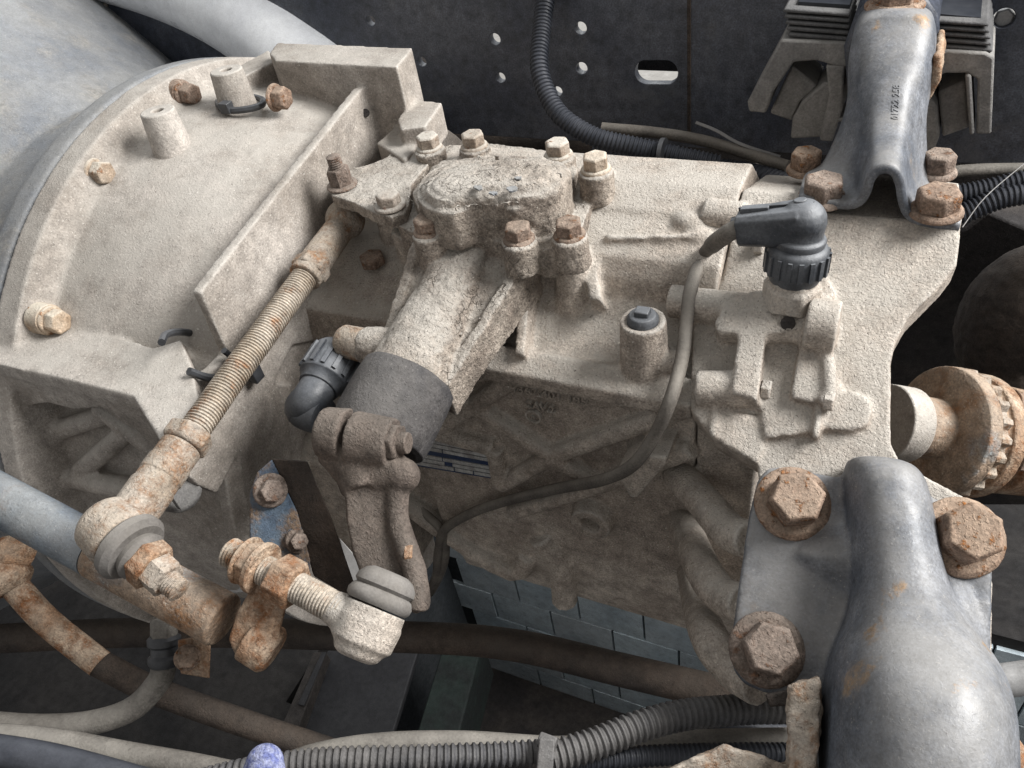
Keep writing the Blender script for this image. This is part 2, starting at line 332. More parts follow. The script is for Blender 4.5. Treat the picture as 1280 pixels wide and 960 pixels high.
#==BUILD==
# ================================================================== SETTING
FL = -1.45                                                   # floor height below the camera
def rect(mb, x0, x1, y0, y1, z, th=.05): mb.box(CAM + Vector(((x0+x1)/2, (y0+y1)/2, z - th/2)), XV*(x1-x0)/2, YV*(y1-y0)/2, ZV*th/2)
PX0, PY0, PY1, PZ = -.92, .42, 1.0, -2.30
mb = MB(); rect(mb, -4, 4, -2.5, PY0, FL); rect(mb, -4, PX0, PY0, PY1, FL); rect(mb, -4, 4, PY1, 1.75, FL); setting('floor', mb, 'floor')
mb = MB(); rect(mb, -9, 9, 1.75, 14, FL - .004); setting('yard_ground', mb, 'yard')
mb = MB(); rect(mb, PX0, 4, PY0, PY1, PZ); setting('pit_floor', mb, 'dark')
mb = MB(); mb.box(CAM + Vector((PX0 - .03, .71, (FL+PZ)/2 - .03)), XV*.03, YV*.28, ZV*.40)
mb.box(CAM + Vector((1.5, PY0 - .03, (FL+PZ)/2 - .03)), XV*2.4, YV*.03, ZV*.40); setting('pit_lining', mb, 'grout')
mb = MB(); mb.box(CAM + Vector((1.5, PY1 + .03, (FL+PZ)/2 - .03)), XV*2.45, YV*.03, ZV*.40); pw = setting('pit_wall', mb, 'grout')
TWd, THt = .172, .122; tile_me = None
for j in range(8):
    for i in range(16):
        x = PX0 + .03 + (i - (j % 2) * .5) * TWd; z = FL - .03 - j * THt
        if x > 1.6: continue
        c = CAM + Vector((x + TWd/2, PY1 - .004, z - THt/2))
        if tile_me is None:
            m_ = MB(); m_.box(c, XV*(TWd/2 - .003), YV*.005, ZV*(THt/2 - .003)); o = part('tile', m_, 'tile', pw, bevel=.0015); tile_me = o.data
        else:
            o = bpy.data.objects.new('tile', tile_me); col.objects.link(o)
            place(o, c + YV * random.uniform(-.0008, .0008), pw); o.rotation_euler = (random.uniform(-.004, .004), 0, random.uniform(-.004, .004))

# pit edge, boards and channels lying low in the shadow
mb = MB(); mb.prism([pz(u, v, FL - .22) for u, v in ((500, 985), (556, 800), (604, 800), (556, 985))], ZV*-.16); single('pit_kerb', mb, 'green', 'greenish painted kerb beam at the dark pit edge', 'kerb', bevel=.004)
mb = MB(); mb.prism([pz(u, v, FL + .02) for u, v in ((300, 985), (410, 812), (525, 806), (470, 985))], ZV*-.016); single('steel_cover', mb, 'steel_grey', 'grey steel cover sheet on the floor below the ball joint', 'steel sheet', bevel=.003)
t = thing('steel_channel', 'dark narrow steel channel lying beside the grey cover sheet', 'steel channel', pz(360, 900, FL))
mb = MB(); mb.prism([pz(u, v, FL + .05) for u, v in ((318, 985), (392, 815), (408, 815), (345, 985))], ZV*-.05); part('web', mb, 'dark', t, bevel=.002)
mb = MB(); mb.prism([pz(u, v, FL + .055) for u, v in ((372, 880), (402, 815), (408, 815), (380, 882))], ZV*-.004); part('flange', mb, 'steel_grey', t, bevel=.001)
mb = MB(); mb.prism([pd(u, v, 1.25) for u, v in ((330, 770), (420, 786), (422, 800), (330, 784))], ray(400, 790) * .012)
single('flat_bar', mb, 'steel_grey', 'thin pale flat bar in the shadow behind the lower ball joint', 'bar', bevel=.001)

# ================================================================== TRUCK FRAME AND BACKGROUND
def frame_plate(name, outline, holes, y, th, m, parent):
    cu = bpy.data.curves.new(name, 'CURVE'); cu.dimensions = '2D'; cu.fill_mode = 'BOTH'; cu.extrude = th/2; cu.bevel_depth = .0008
    def ring(pts):
        s = cu.splines.new('POLY'); s.points.add(len(pts) - 1); s.use_cyclic_u = True
        for q, p in zip(s.points, pts): q.co = (p[0], p[1], 0, 1)
    ring(outline)
    for h in holes: ring(h)
    tmp = bpy.data.objects.new('tmp', cu); col.objects.link(tmp)
    me = bpy.data.meshes.new_from_object(tmp.evaluated_get(bpy.context.evaluated_depsgraph_get())); bpy.data.objects.remove(tmp); bpy.data.curves.remove(cu)
    for v in me.vertices: v.co = (v.co.x, -v.co.z, v.co.y)
    me.name = name; me.materials.clear(); me.materials.append(M[m])
    o = bpy.data.objects.new(name, me); col.objects.link(o); place(o, CAM + Vector((0, y, 0)), parent); return o
RY = .75
holes = []
for (u, v, r) in ((530, 75, .0062), (628, 95, .0062), (621, 47, .0068), (728, 33, .0068), (729, 83, .0068), (699, 112, .006), (1255, 20, .0085), (796, 160, .0058), (466, 24, .0062), (330, 20, .006)):
    c = py(u, v, RY) - CAM; holes.append([(c.x + r*math.cos(2*math.pi*i/20), c.z + r*math.sin(2*math.pi*i/20)) for i in range(20)])
c = py(822, 88, RY) - CAM; sl = []
for i in range(24):
    q = 2*math.pi*i/24; sl.append((c.x + (.0095 if math.cos(q) > 0 else -.0095) + .0125*math.cos(q), c.z + .0125*math.sin(q)))
holes.append(sl)
rail = thing('frame_rail', 'black painted truck frame rail with round holes and one slot', 'frame rail', CAM + Vector((-.3, RY, -.38)))
frame_plate('web', [(-1.35, -.385), (.75, -.385), (.75, -.10), (-1.35, -.10)], holes, RY, .008, 'frame', rail)
mb = MB(); mb.box(CAM + Vector((-.3, RY + .044, -.381)), XV*1.05, YV*.040, ZV*.004); part('lower_flange', mb, 'frame', rail, bevel=.002)
mb = MB(); mb.box(CAM + Vector((-.3, RY + .044, -.104)), XV*1.05, YV*.040, ZV*.004); part('upper_flange', mb, 'frame', rail, bevel=.002)
c = py(862, 90, RY - .004); mb = MB(); mb.box(CAM + Vector((c.x - CAM.x, RY - .0055, -.24)), XV*.0016, YV*.0012, ZV*.135); part('weld_seam', mb, 'brown', rail)
t = thing('frame_bolt', 'bright slotted bolt in the frame rail hole at the top right corner', 'bolt', py(1255, 20, RY)); mb = MB()
mb.bolt(py(1255, 20, RY + .006), -YV, .013, .006, 0, 0); part('head', mb, 'alu', t, bevel=.0006); mb = MB(); mb.cyl(py(1255, 20, RY + .02), py(1255, 20, RY + .006), .005); part('shank', mb, 'alu', t)

mb = MB(); mb.prism([py(u, v, .83) for u, v in ((770, 40), (880, 44), (880, 92), (770, 88))], YV*.05); single('slot_filler', mb, 'dark', 'dark box added to darken the slot of the frame rail', 'filler', bevel=.003)  # box added so that the slot reads dark inside
mb = MB(); a_, b_ = py(480, 168, .86), py(800, 196, .86); mb.tube([a_ - XV*.12, a_, b_], .034, 24, sub=4); single('cross_tube', mb, 'brown', 'grimy brown tube running below the black frame rail', 'tube')
mb = MB(); mb.prism([py(u, v, .98) for u, v in ((520, 150), (900, 170), (1190, 190), (1300, 195), (1300, 246), (1200, 262), (1000, 268), (926, 264), (914, 245), (876, 245), (872, 262), (804, 262), (794, 241), (764, 240), (752, 262), (520, 262))], YV*.03)
single('shade_backing', mb, 'dark', 'added dark shade tray under the chassis behind the harness', 'backing', bevel=.003)  # dark sheet in place of the shade between rail and gearbox
mb = MB(); mb.prism([py(u, v, .84) for u, v in ((846, 212), (962, 214), (960, 238), (845, 233))], YV*.02)
single('harness_bracket', mb, 'brown', 'brown flat bracket in shadow under the wiring harness', 'bracket', bevel=.002)
mb = MB(); mb.prism([py(u, v, .93) for u, v in ((1100, 300), (1206, 286), (1234, 264), (1300, 292), (1310, 632), (1100, 632))], YV*.06)
single('crossmember', mb, 'dark', 'dark crossmember plate behind the output flange', 'crossmember', bevel=.004)
mb = MB(); mb.sphere(pd(1296, 410, .84), .085, (.9, .8, 1.15), 40); mb.tube([pd(1296, 470, .84), pd(1310, 560, .84)], .05, 24, sub=2)
single('axle_lump', mb, 'brown', 'mottled brown casting in the dark right of the rear plate', 'casting', remesh=.003, smooth=4, disp=[('CLOUDS', .012, .004)])

# things above the bell housing, top left
mb = MB(); mb.prism([pd(u, v, 1.28) for u, v in ((-40, -40), (560, -40), (560, 150), (330, 150), (-40, 120))], ray(200, 40) * .02)
single('engine_bulkhead', mb, 'dark', 'dark panel behind the silver pipe at upper left', 'panel', bevel=.003)
mb = MB(); mb.tube([pd(60, -70, 1.0), pd(190, -32, .98), pd(270, 2, .96), pd(335, 44, .94), pd(400, 100, .93), pd(460, 160, .92)], .049, 32); single('silver_pipe', mb, 'pipe_light', 'thick pale silver pipe crossing the upper left corner', 'pipe')
mb = MB(); mb.tube([pd(215, -10, 1.12), pd(245, 35, 1.1), pd(300, 80, 1.08), pd(330, 120, 1.07)], .022, 20); single('lower_pipe', mb, 'brown', 'thin dark brown pipe below the thick silver pipe', 'pipe')
mb = MB(); mb.tube([pd(82, -30, 1.12), pd(86, 80, 1.12)], .0190, 20, sub=4); single('rubber_hose', mb, 'black', 'short upright black hose at the top left edge', 'hose')
mb = MB(); mb.tube([pd(98, 20, 1.0), pd(118, 22, 1.0), pd(132, 8, 1.0), pd(140, -20, 1.0)], .0035, 10); single('wire_loop', mb, 'wire', 'thin pale wire loop beside the upright black hose', 'wire')

# wiring below the frame rail
mb = MB(); mb.tube([pd(690, -40, .75), pd(680, 20, .75), pd(674, 80, .74), pd(694, 138, .73), pd(748, 172, .72), pd(830, 192, .71), pd(900, 206, .70)], .0083, 16, rings=(.0038, .0006)); single('conduit', mb, 'conduit_dark', 'black corrugated conduit hanging down the frame rail', 'conduit')
mb = MB(); mb.tube([pd(752, 160, .74), pd(820, 166, .73), pd(880, 176, .72), pd(940, 194, .70), pd(985, 208, .68)], .0052, 12); single('harness_cable', mb, 'wire', 'dusty tan cable along the bottom of the frame rail', 'cable')
mb = MB(); mb.tube([pd(745, 182, .76), pd(830, 205, .74), pd(900, 214, .72), pd(960, 226, .69), pd(1010, 246, .66)], .011, 16, rings=(.0042, .0006)); single('conduit', mb, 'conduit_dark', 'thick dark corrugated harness running to the upper mount bracket', 'conduit')
mb = MB(); mb.tube([pd(766, 212, .76), pd(810, 206, .75), pd(870, 206, .74), pd(930, 222, .71), pd(985, 236, .69)], .005, 12); single('harness_cable', mb, 'wire', 'brown cable sagging under the thick dark harness', 'cable')
mb = MB(); mb.tube([pd(870, 153, .72), pd(895, 163, .71), pd(926, 180, .70), pd(975, 196, .69)], .0014, 8, flat=.6); single('cable_tie', mb, 'pale_flap', 'pale cable tie tail sticking up from the harness', 'cable tie')
for k, (u, v, a) in enumerate(((828, 192, 80), (965, 215, 75))):
    mb = MB(); q = pd(u, v, .705); mb.lathe(q - XV*.002, XV, [(0, .0135), (.004, .0135)], 18); single('harness_tie', mb, 'black', ('black tie band round the harness below the slot', 'black tie band round the harness next to the upper mount')[k], 'cable tie')
mb = MB(); mb.tube([pd(1150, 222, .66), pd(1210, 213, .65), pd(1300, 211, .64)], .0050, 12); single('grey_hose', mb, 'hose', 'thin grey hose right of the upper mount bracket', 'hose')
mb = MB(); mb.tube([pd(1150, 246, .66), pd(1200, 243, .65), pd(1300, 222, .63)], .0086, 16, rings=(.0038, .0006)); single('conduit', mb, 'conduit_dark', 'upper black corrugated conduit right of the mount bracket', 'conduit')
mb = MB(); mb.tube([pd(1150, 282, .65), pd(1205, 266, .64), pd(1250, 248, .63), pd(1310, 238, .62)], .0082, 16, rings=(.0038, .0006)); single('conduit', mb, 'conduit_dark', 'lower black corrugated conduit right of the mount bracket', 'conduit')
mb = MB(); mb.prism([py(u, v, .78) for u, v in ((1175, 186), (1230, 176), (1300, 182), (1300, 205), (1180, 206))], YV*.02); single('junction_block', mb, 'frame', 'dark block behind hoses under the right mount arm', 'block', bevel=.003)

# ================================================================== ENGINE AND CLUTCH HOUSING (left)
eng = thing('engine_housing', 'grey painted engine flywheel housing at the far left', 'engine', CAM + Vector((-.75, .5, -.55)))
mb = MB(); mb.revx([(-.631, .313), (-.655, .312), (-.668, .297), (-.70, .278), (-.76, .272), (-.84, .322), (-.95, .40), (-.95, .22), (-.631, .22)], -60, 130, 90)
part('shell', mb, 'engine_paint', eng, remesh=.0028, smooth=8)
bell = thing('clutch_housing', 'dusty beige clutch bell housing with bolts and two bosses', 'clutch housing', CAM + Vector((-.52, .5, -.55)))
mb = MB()
mb.revx([(-.629, .313), (-.604, .313), (-.598, .300), (-.592, .291), (-.55, .288), (-.50, .281), (-.45, .268), (-.43, .262), (-.43, .21), (-.629, .21)], -52, 56, 70)
mb.revx([(-.629, .313), (-.606, .313), (-.602, .270), (-.43, .250), (-.43, .19), (-.629, .19)], 50, 132, 50)
mb.revx([(-.446, .262), (-.434, .262), (-.434, .02), (-.446, .02)], -52, 170, 60)
# raised web plate between bell and gearbox
mb.prism([px(u, v, -.430) for u, v in ((250, 366), (352, 235), (452, 110), (468, 106), (474, 116), (500, 222), (508, 300), (470, 380), (420, 420), (330, 440), (286, 444))], XV*-.009)
mb.prism([px(u, v, -.430) for u, v in ((236, 490), (300, 430), (380, 395), (398, 400), (366, 432), (312, 540), (272, 618), (246, 606), (206, 562))], XV*-.010)
# shelf towards the photographer with its webs
sh = [pz(u, v, -.338) for u, v in ((-60, 376), (0, 388), (100, 412), (194, 434), (226, 424), (238, 452), (250, 506), (234, 546), (206, 560), (166, 496), (80, 474), (0, 456), (-60, 442))]
mb.prism(sh, ZV*-.014)
mb.prism([py(u, v, .246) for u, v in ((-60, 443), (0, 458), (80, 476), (168, 498), (207, 562), (192, 560), (170, 538), (150, 528), (128, 510), (90, 512), (60, 504), (36, 508), (0, 490), (-60, 476))], YV*.012)
for a_, b_, r in (((36, 486), (84, 596), .010), ((126, 506), (222, 580), .010), ((66, 540), (140, 516), .009), ((100, 590), (170, 530), .009), ((-30, 505), (60, 600), .010), ((70, 592), (215, 622), .010)):
    mb.tube([pc(*a_, .273), pc((a_[0]+b_[0])/2, (a_[1]+b_[1])/2, .274), pc(*b_, .269)], r, 10, sub=4)
# top rim box
zt = -.232
mb.prism([pz(u, v, zt) for u, v in ((336, 66), (346, 53), (430, 56), (516, 60), (496, 84), (420, 80), (344, 76))], ZV*-.10)
mb.prism([pz(u, v, zt - .014) for u, v in ((280, 92), (336, 62), (344, 76), (296, 100))], ZV*-.07)
mb.prism([pz(u, v, -.270) for u, v in ((496, 148), (522, 124), (553, 128), (532, 158), (500, 162))], ZV*-.03)
mb.prism([pz(u, v, -.285) for u, v in ((470, 178), (500, 152), (532, 168), (506, 200))], ZV*-.04)
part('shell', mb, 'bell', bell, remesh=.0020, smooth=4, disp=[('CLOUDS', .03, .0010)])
for (u0, v0, u1, v1, r) in ((198, 142, 218, 190, .0150), (284, 92, 300, 138, .0150)):
    p1 = pc(u1, v1, .283); p0 = p1 + (Vector((0, p1.y - CAM.y - YC, p1.z - CAM.z - ZC)).normalized() * .040); k_ = px(u0, v0, p1.x - CAM.x); p0 = p1 + (k_ - p1).normalized() * .036
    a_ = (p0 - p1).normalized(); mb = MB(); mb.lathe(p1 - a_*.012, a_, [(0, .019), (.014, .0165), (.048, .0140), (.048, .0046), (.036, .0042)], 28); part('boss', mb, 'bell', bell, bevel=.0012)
for (u, v, R) in ((242, 118, 0), (132, 216, 0), (76, 402, 0), (343, 122, 0)):
    q = pc(u - 4, v, .298) - XV*.008; mb = MB()
    if u == 343: q = pc(u, v, .296)
    else: mb.cyl(q - XV*.014, q, .0130, .0125)
    mb.bolt(q, XV, .0172, .0105, .0118, .0032, rot=random.random()); part('bolt', mb, 'bolt_dusty' if u in (132, 76) else 'bolt', bell, bevel=.0009)
mb = MB(); mb.cyl(px(457, 141, -.4285), px(457, 141, -.4375), .0035); part('hole', mb, 'dark', bell)
# ================================================================== GEARBOX
gb = thing('gearbox', 'dust-covered cast gearbox with ribbed side and sloping top', 'gearbox', CAM + Vector((-.15, .5, -.6)))
XJ = -.097
def profx(mb, pts, x0, x1): mb.prism([CAM + Vector((x0, y, z)) for y, z in pts], XV * (x1 - x0))
mb = MB()
main_prof = [(.371, -.386), (.371, -.3745), (.388, -.3655), (.398, -.372), (.425, -.356), (.436, -.344), (.440, -.330), (.448, -.317), (.462, -.309), (.478, -.303), (.482, -.299), (.505, -.290), (.545, -.292), (.60, -.34), (.62, -.60), (.54, -.72), (.40, -.70), (.383, -.62), (.383, -.40), (.380, -.390)]
profx(mb, main_prof, -.345, XJ)
# front part of the case, below the shift cover
profx(mb, [(.395, -.40), (.40, -.372), (.43, -.355), (.46, -.335), (.60, -.33), (.62, -.60), (.42, -.68), (.395, -.6)], -.432, -.33)
profx(mb, [(.33, -.64), (.33, -.49), (.345, -.475), (.45, -.46), (.45, -.68), (.37, -.68)], -.436, -.385)
# turret seat under the cover
mb.prism([pz(u, v, -.318) for u, v in ((520, 200), (600, 186), (700, 196), (752, 214), (724, 300), (690, 320), (640, 318), (520, 310), (488, 290))], ZV*-.06)
for (u, v, zt, ln, r) in ((745, 214, -.287, .075, .0128), (712, 297, -.300, .060, .0128), (698, 197, -.287, .07, .012), (488, 262, -.312, .065, .0135), (537, 190, -.296, .07, .012), (593, 186, -.290, .07, .012)):
    q = pz(u, v, zt); mb.lathe(q, -ZV, [(0, r), (ln * .7, r * 1.08), (ln, r * 1.5)], 24)
# ribs on the sloping top
mb.rprism([(643, 442), (648, 372), (668, 330), (678, 330), (660, 380), (655, 445)], -.02, .008)
mb.rprism([(735, 372), (728, 330), (742, 290), (756, 292), (746, 340), (752, 376)], -.02, .010)
mb.rprism([(757, 300), (868, 297), (872, 291), (757, 293)], -.01, .015)
for u, v in ((862, 278), (874, 297)): mb.sphere(pr(u, v, .006), .010, (1.3, 1, .8))
# breather boss
q = pr(806, 452, -.004); qa = (pz(808, 411, -.335) - q); mb.lathe(q - ZV*.01, ZV, [(0, .0185), (.012, .0168), (.046, .0152), (.047, .0118), (.044, .0105)], 28)
BREATH = q + ZV * .036
mb.tube([pr(822, 455, .0), pr(852, 450, .004)], .008, 10, sub=1)
# side wall ribs
SW = .3785
def wrib(a_, b_, r=.0078): mb.tube([py(*a_, SW), py(*b_, SW)], r, 10, sub=1)
N1, N2 = (592, 506), (690, 569)
for a_, b_ in ((N1, (545, 478)), (N1, (640, 474)), (N1, N2), (N1, (548, 534)), (N2, (862, 508)), (N2, (626, 606)), (N2, (748, 606)), ((626, 606), (618, 560)), ((618, 560), (540, 538)), ((748, 606), (866, 560)), ((640, 640), (748, 606))): wrib(a_, b_)
q = py(738, 655, .372); mb.lathe(q + YV*.03, -YV, [(0, .024), (.032, .017), (.032, .0085), (.02, .008)], 26)
# small ledge plate carrying the cable
mb.prism([py(u, v, .356) for u, v in ((770, 590), (800, 570), (834, 572), (832, 582), (796, 624), (786, 622))], YV*.03)
# lower edge of the case
mb.tube([py(500, 620, .39), py(560, 664, .385), (py(640, 712, .385)), py(662, 690, .39)], .012, 10, sub=3)
mb.tube([py(676, 668, .385), py(700, 700, .385), py(706, 750, .385)], .013, 10, sub=3)
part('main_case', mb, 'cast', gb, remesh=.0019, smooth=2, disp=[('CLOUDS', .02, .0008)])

mb = MB()
# rear case: sloping rear plate, cut away on the right
out = [(872, 262), (1000, 262), (1202, 277), (1197, 330), (1180, 352), (1136, 396), (1120, 425), (1114, 455), (1114, 555), (1126, 578), (1150, 592), (1242, 640), (1240, 870), (964, 868), (936, 856), (920, 836), (916, 812), (924, 750), (940, 650), (948, 600), (946, 580), (890, 549), (862, 512)]
mb.rprism(out, -.028, 0.0)
profx(mb, [(.371, -.386), (.371, -.3745), (.388, -.3655), (.398, -.370), (.425, -.355), (.445, -.330), (.48, -.302), (.505, -.291), (.60, -.33), (.62, -.60), (.54, -.72), (.41, -.72), (.383, -.62), (.383, -.40)], XJ + .0012, -.055)
mb.prism([pz(u, v, -.3045) for u, v in ((1000, 262), (1012, 208), (1200, 228), (1203, 277)) ], ZV*-.05)
# connector pad
mb.rprism([(892, 404), (905, 382), (940, 362), (1030, 364), (1046, 378), (1040, 396), (1000, 412), (955, 418), (898, 416)], -.01, .020)
mb.tube([pr(1008, 404, .018), pr(1048, 410, .018)], .0165, 24, sub=1)           # stub to the right
mb.rprism([(1020, 345), (1032, 340), (1044, 362), (1040, 380), (1018, 382)], -.01, .010)
mb.tube([pr(838, 376, .004), pr(932, 388, .008)], .0115, 18, sub=1)               # selector rail bore
mb.tube([pr(880, 268, .004), pr(930, 275, .004)], .012, 18, sub=1)
# upright block and the round detent housing
mb.rprism([(922, 418), (957, 418), (950, 476), (946, 500), (914, 492)], -.01, .020)
mb.rprism([(957, 418), (990, 416), (1020, 424), (1037, 446), (1038, 470), (1036, 500), (1024, 508), (1016, 540), (956, 548), (948, 500)], -.01, .006)
arc = [pr(u, v, .013) for u, v in ((958, 420), (990, 419), (1016, 428), (1032, 446), (1036, 470), (1036, 496), (1026, 505))]
mb.tube(arc, .0048, 10, sub=4)
mb.rprism([(1000, 432), (1030, 446), (1036, 462), (1036, 500), (1012, 502), (988, 496), (994, 460)], .0, .014)
mb.tube([pr(872, 486, .004), pr(950, 486, .006)], .012, 18, sub=1)
mb.rprism([(1028, 492), (1068, 488), (1086, 498), (1091, 514), (1084, 532), (1066, 538), (1026, 536)], -.01, .0055, .96)
mb.rprism([(1044, 470), (1056, 490), (1036, 492), (1034, 470)], -.01, .004)
mb.rprism([(1018, 510), (1030, 506), (1024, 546), (1016, 546)], -.01, .010)
mb.rprism([(890, 504), (900, 505), (894, 544), (886, 543)], -.01, .006)
mb.rprism([(862, 512), (950, 520), (956, 560), (944, 578), (892, 548)], -.03, .003)
# finger ribs below, dark gaps between
for a_, b_, c_, e_, r in (((846, 590), (884, 632), (912, 664), (940, 676), .0125), ((852, 650), (880, 714), (904, 744), (932, 756), .0125), ((864, 716), (884, 790), (914, 834), (950, 858), .0125)):
    mb.tube([py(*a_, .385), pr(*b_, -.050), pr(*c_, -.034), pr(*e_, -.016)], r, 14, sub=5)
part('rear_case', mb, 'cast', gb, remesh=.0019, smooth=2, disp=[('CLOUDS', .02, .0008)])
mb = MB(); mb.cyl(pr(985, 404, .019), pr(985, 404, .0212), .0045); part('oil_hole', mb, 'dark', gb)
for (u, v, h, d_) in ((934, 388, .008, XV), (952, 486, .006, XV), (944, 306, .008, XV), (1030, 500, .012, XV)):
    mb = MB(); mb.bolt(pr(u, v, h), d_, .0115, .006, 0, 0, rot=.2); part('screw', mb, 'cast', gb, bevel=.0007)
# breather plug
t = part('breather_plug', MB().lathe(BREATH - ZV*.008, ZV, [(0, .0105), (.010, .0105), (.013, .0085)], 24), 'plastic', gb, bevel=.0006)
mb = MB(); mb.box(BREATH + ZV*.0055, XV*.0048, YV*.0040, ZV*.0032); part('cap_clip', mb, 'plastic', t, bevel=.0008)
# casting marks on the side wall
zz = Vector((0, .02, 1)); W0 = SW - .0005 + .0042
def wall_pt(u, v): return py(u, v, .3815)
text_mesh('cast_number', '1367.401 195', wall_pt(640, 487), XV, ZV, .0112, .0022, 'cast', gb)
text_mesh('cast_mark', 'CAV.2', wall_pt(657, 507), XV, ZV, .0092, .0022, 'cast', gb)
mb = MB(); c = wall_pt(667, 520); mb.lathe(c + YV*.002, -YV, [(0, .0066), (.0035, .0066), (.0035, .0052), (.001, .0052)], 26); part('cast_ring', mb, 'cast', gb)
text_mesh('cast_letter', 'n', wall_pt(664.5, 523), XV, ZV, .007, .0012, 'cast', gb)
# data plate
cn = [py(u, v, .3795) for u, v in ((486, 532), (617, 558), (623, 600), (492, 578))]
dp = part('data_plate', MB().prism(cn, YV*.004), 'plate_blue', gb, bevel=.0004)
def bil(a, b): return cn[0].lerp(cn[1], a).lerp(cn[3].lerp(cn[2], a), b)
for j in range(7):
    b0 = .13 + j * .118; cuts = sorted([.05, .95] + [random.uniform(.2, .8) for _ in range(random.choice((1, 2)))])
    for a, e in zip(cuts, cuts[1:]):
        if e - a < .1 or random.random() < .12: continue
        mb = MB(); mb.prism([bil(a, b0), bil(e - .012, b0), bil(e - .012, b0 + .092), bil(a, b0 + .092)], YV*-.0009); part('field', mb, 'plate_white', dp)
for a, b in ((.97, .06), (.97, .94)): part('rivet', MB().sphere(bil(a, b), .0028, n=10), 'plate_white', dp)

# ------------------------------------------------------------------ shift cover
sc = thing('shift_cover', 'mud-crusted gear shift cover with long arm and eight bolts', 'shift cover', pz(620, 280, -.31))
def rounded(pts, k=5):
    P = [Vector((u, v, 0)) for u, v in pts]; n = len(P); out = []
    for i in range(n):
        a, b, c, d = P[i-1], P[i], P[(i+1) % n], P[(i+2) % n]
        for q in range(k):
            t = q / k; w = .5 * ((2*b) + (c - a)*t + (2*a - 5*b + 4*c - d)*t*t + (3*b - a - 3*c + d)*t**3); out.append((w.x, w.y))
    return out
AX0 = CAM + Vector((-.272, .470, -.303)); AX1 = CAM + Vector((-.283, .318, -.357)); AD = (AX1 - AX0).normalized()
AS = AD.cross(ZV).normalized(); AU = AS.cross(AD).normalized()
if AU.z < 0: AU = -AU
mb = MB()
mb.prism([pz(u, v, -.296) for u, v in ((520, 196), (560, 180), (610, 178), (690, 188), (756, 208), (740, 250), (722, 300), (690, 312), (650, 306), (600, 300), (530, 296), (498, 282), (492, 262))], ZV*-.024)
mb.prism([pz(u, v, -.284) for u, v in ((514, 240), (550, 200), (600, 190), (690, 198), (722, 210), (712, 240), (680, 262), (600, 268), (524, 264))], ZV*-.02)
dome = [(520, 238), (536, 214), (572, 199), (640, 194), (692, 199), (712, 212), (708, 232), (690, 250), (660, 257), (640, 262), (616, 258), (590, 260), (562, 268), (530, 258)]
mb.prism([pz(u, v, -.269) for u, v in rounded(dome)], ZV*-.03); [mb.prism([pz(u, v, z_) for u, v in rounded(o_)], ZV*-.02) for z_, o_ in ((-.2655, ((526, 237), (540, 214), (574, 201), (640, 196), (691, 201), (708, 213), (703, 232), (680, 248), (630, 254), (590, 254), (546, 256))), (-.2625, ((532, 236), (546, 214), (578, 202), (640, 197), (688, 202), (702, 214), (696, 231), (670, 244), (630, 248), (590, 248), (550, 250))), (-.2600, ((540, 232), (556, 212), (586, 203), (640, 199), (684, 203), (696, 215), (684, 229), (640, 240), (590, 242), (560, 243))), (-.2580, ((552, 228), (572, 210), (600, 204), (640, 201), (676, 205), (686, 215), (660, 230), (610, 234), (574, 236))))]
secs_ = []
for (t_, w, hu, hd) in ((-.15, .0175, .016, .020), (.25, .0205, .019, .022), (.6, .0250, .023, .025), (.85, .0290, .027, .029), (1.0, .0305, .0305, .0305)):
    c_ = AX0.lerp(AX1, t_); k_ = .62 + .38 * max(0, (t_ - .3) / .7)
    secs_.append([c_ + AS * w * math.copysign(abs(math.cos(q)) ** k_, math.cos(q)) + AU * (hu if math.sin(q) > 0 else hd) * math.copysign(abs(math.sin(q)) ** k_, math.sin(q)) for q in [2*math.pi*i/32 for i in range(32)]])
mb.loft(secs_)
LR = {}
for (u0, v0, u1, v1, s) in ((672, 304, 560, 482, -1), (514, 300, 472, 436, 1)):       # the two side ribs of the arm
    P0, P1 = pz(u0, v0, -.300), pz(u1, v1, -.352); LR[s] = (P0, P1)
    mb.prism([P0, P1, P1 - ZV*.018, P0 - ZV*.045], XV * s * .0085)
a_, b_ = LR[-1]; c_, d_ = LR[1]
mb.prism([a_ - ZV*.0075, b_ - ZV*.004, d_ - ZV*.004, c_ - ZV*.0075], ZV*-.026)
mb.cyl(AX0.lerp(AX1, .80), AX0.lerp(AX1, .80) + AS*.0 - XV*.048 - YV*.004, .0165, .0135, 22)     # side boss
CB = [(537, 186, -.281), (593, 184, -.279), (698, 195, -.277), (745, 213, -.276), (712, 295, -.289), (649, 300, -.289), (536, 290, -.289)]
for (u, v, z) in CB: mb.lathe(pz(u, v, z), -ZV, [(0, .0125), (.012, .0125), (.024, .0132)], 22)
crust = part('casting', mb, 'mud', sc, remesh=.0013, smooth=8, disp=[('CLOUDS', .012, .0026), ('CLOUDS', .004, .0012)])
for (u, v, z) in CB:
    q = pz(u, v, z - .001); mb = MB(); mb.bolt(q, ZV, .0165, .0095, .0112, .003, rot=random.random()); part('bolt', mb, 'bolt' if v > 240 else 'bolt_dusty', sc, bevel=.0008)
mb = MB(); q = AX0.lerp(AX1, .80) - XV*.046 - YV*.004; mb.lathe(q, -XV, [(0, .0125), (.018, .0125), (.022, .010)], 24); part('side_plug', mb, 'rust_dust', sc, bevel=.0008)
mb = MB(); mb.lathe(AX1 - AD*.012, AD, [(0, .0312), (.003, .0338), (.014, .0348), (.040, .0350), (.050, .0335), (.052, .029), (.046, .020)], 40); part('dust_boot', mb, 'rubber', sc, bevel=.0006, disp=[('CLOUDS', .02, .002)])
mb = MB(); mb.cyl(AX1, AX1 + AD*.062, .0125); part('shift_shaft', mb, 'lever', sc)
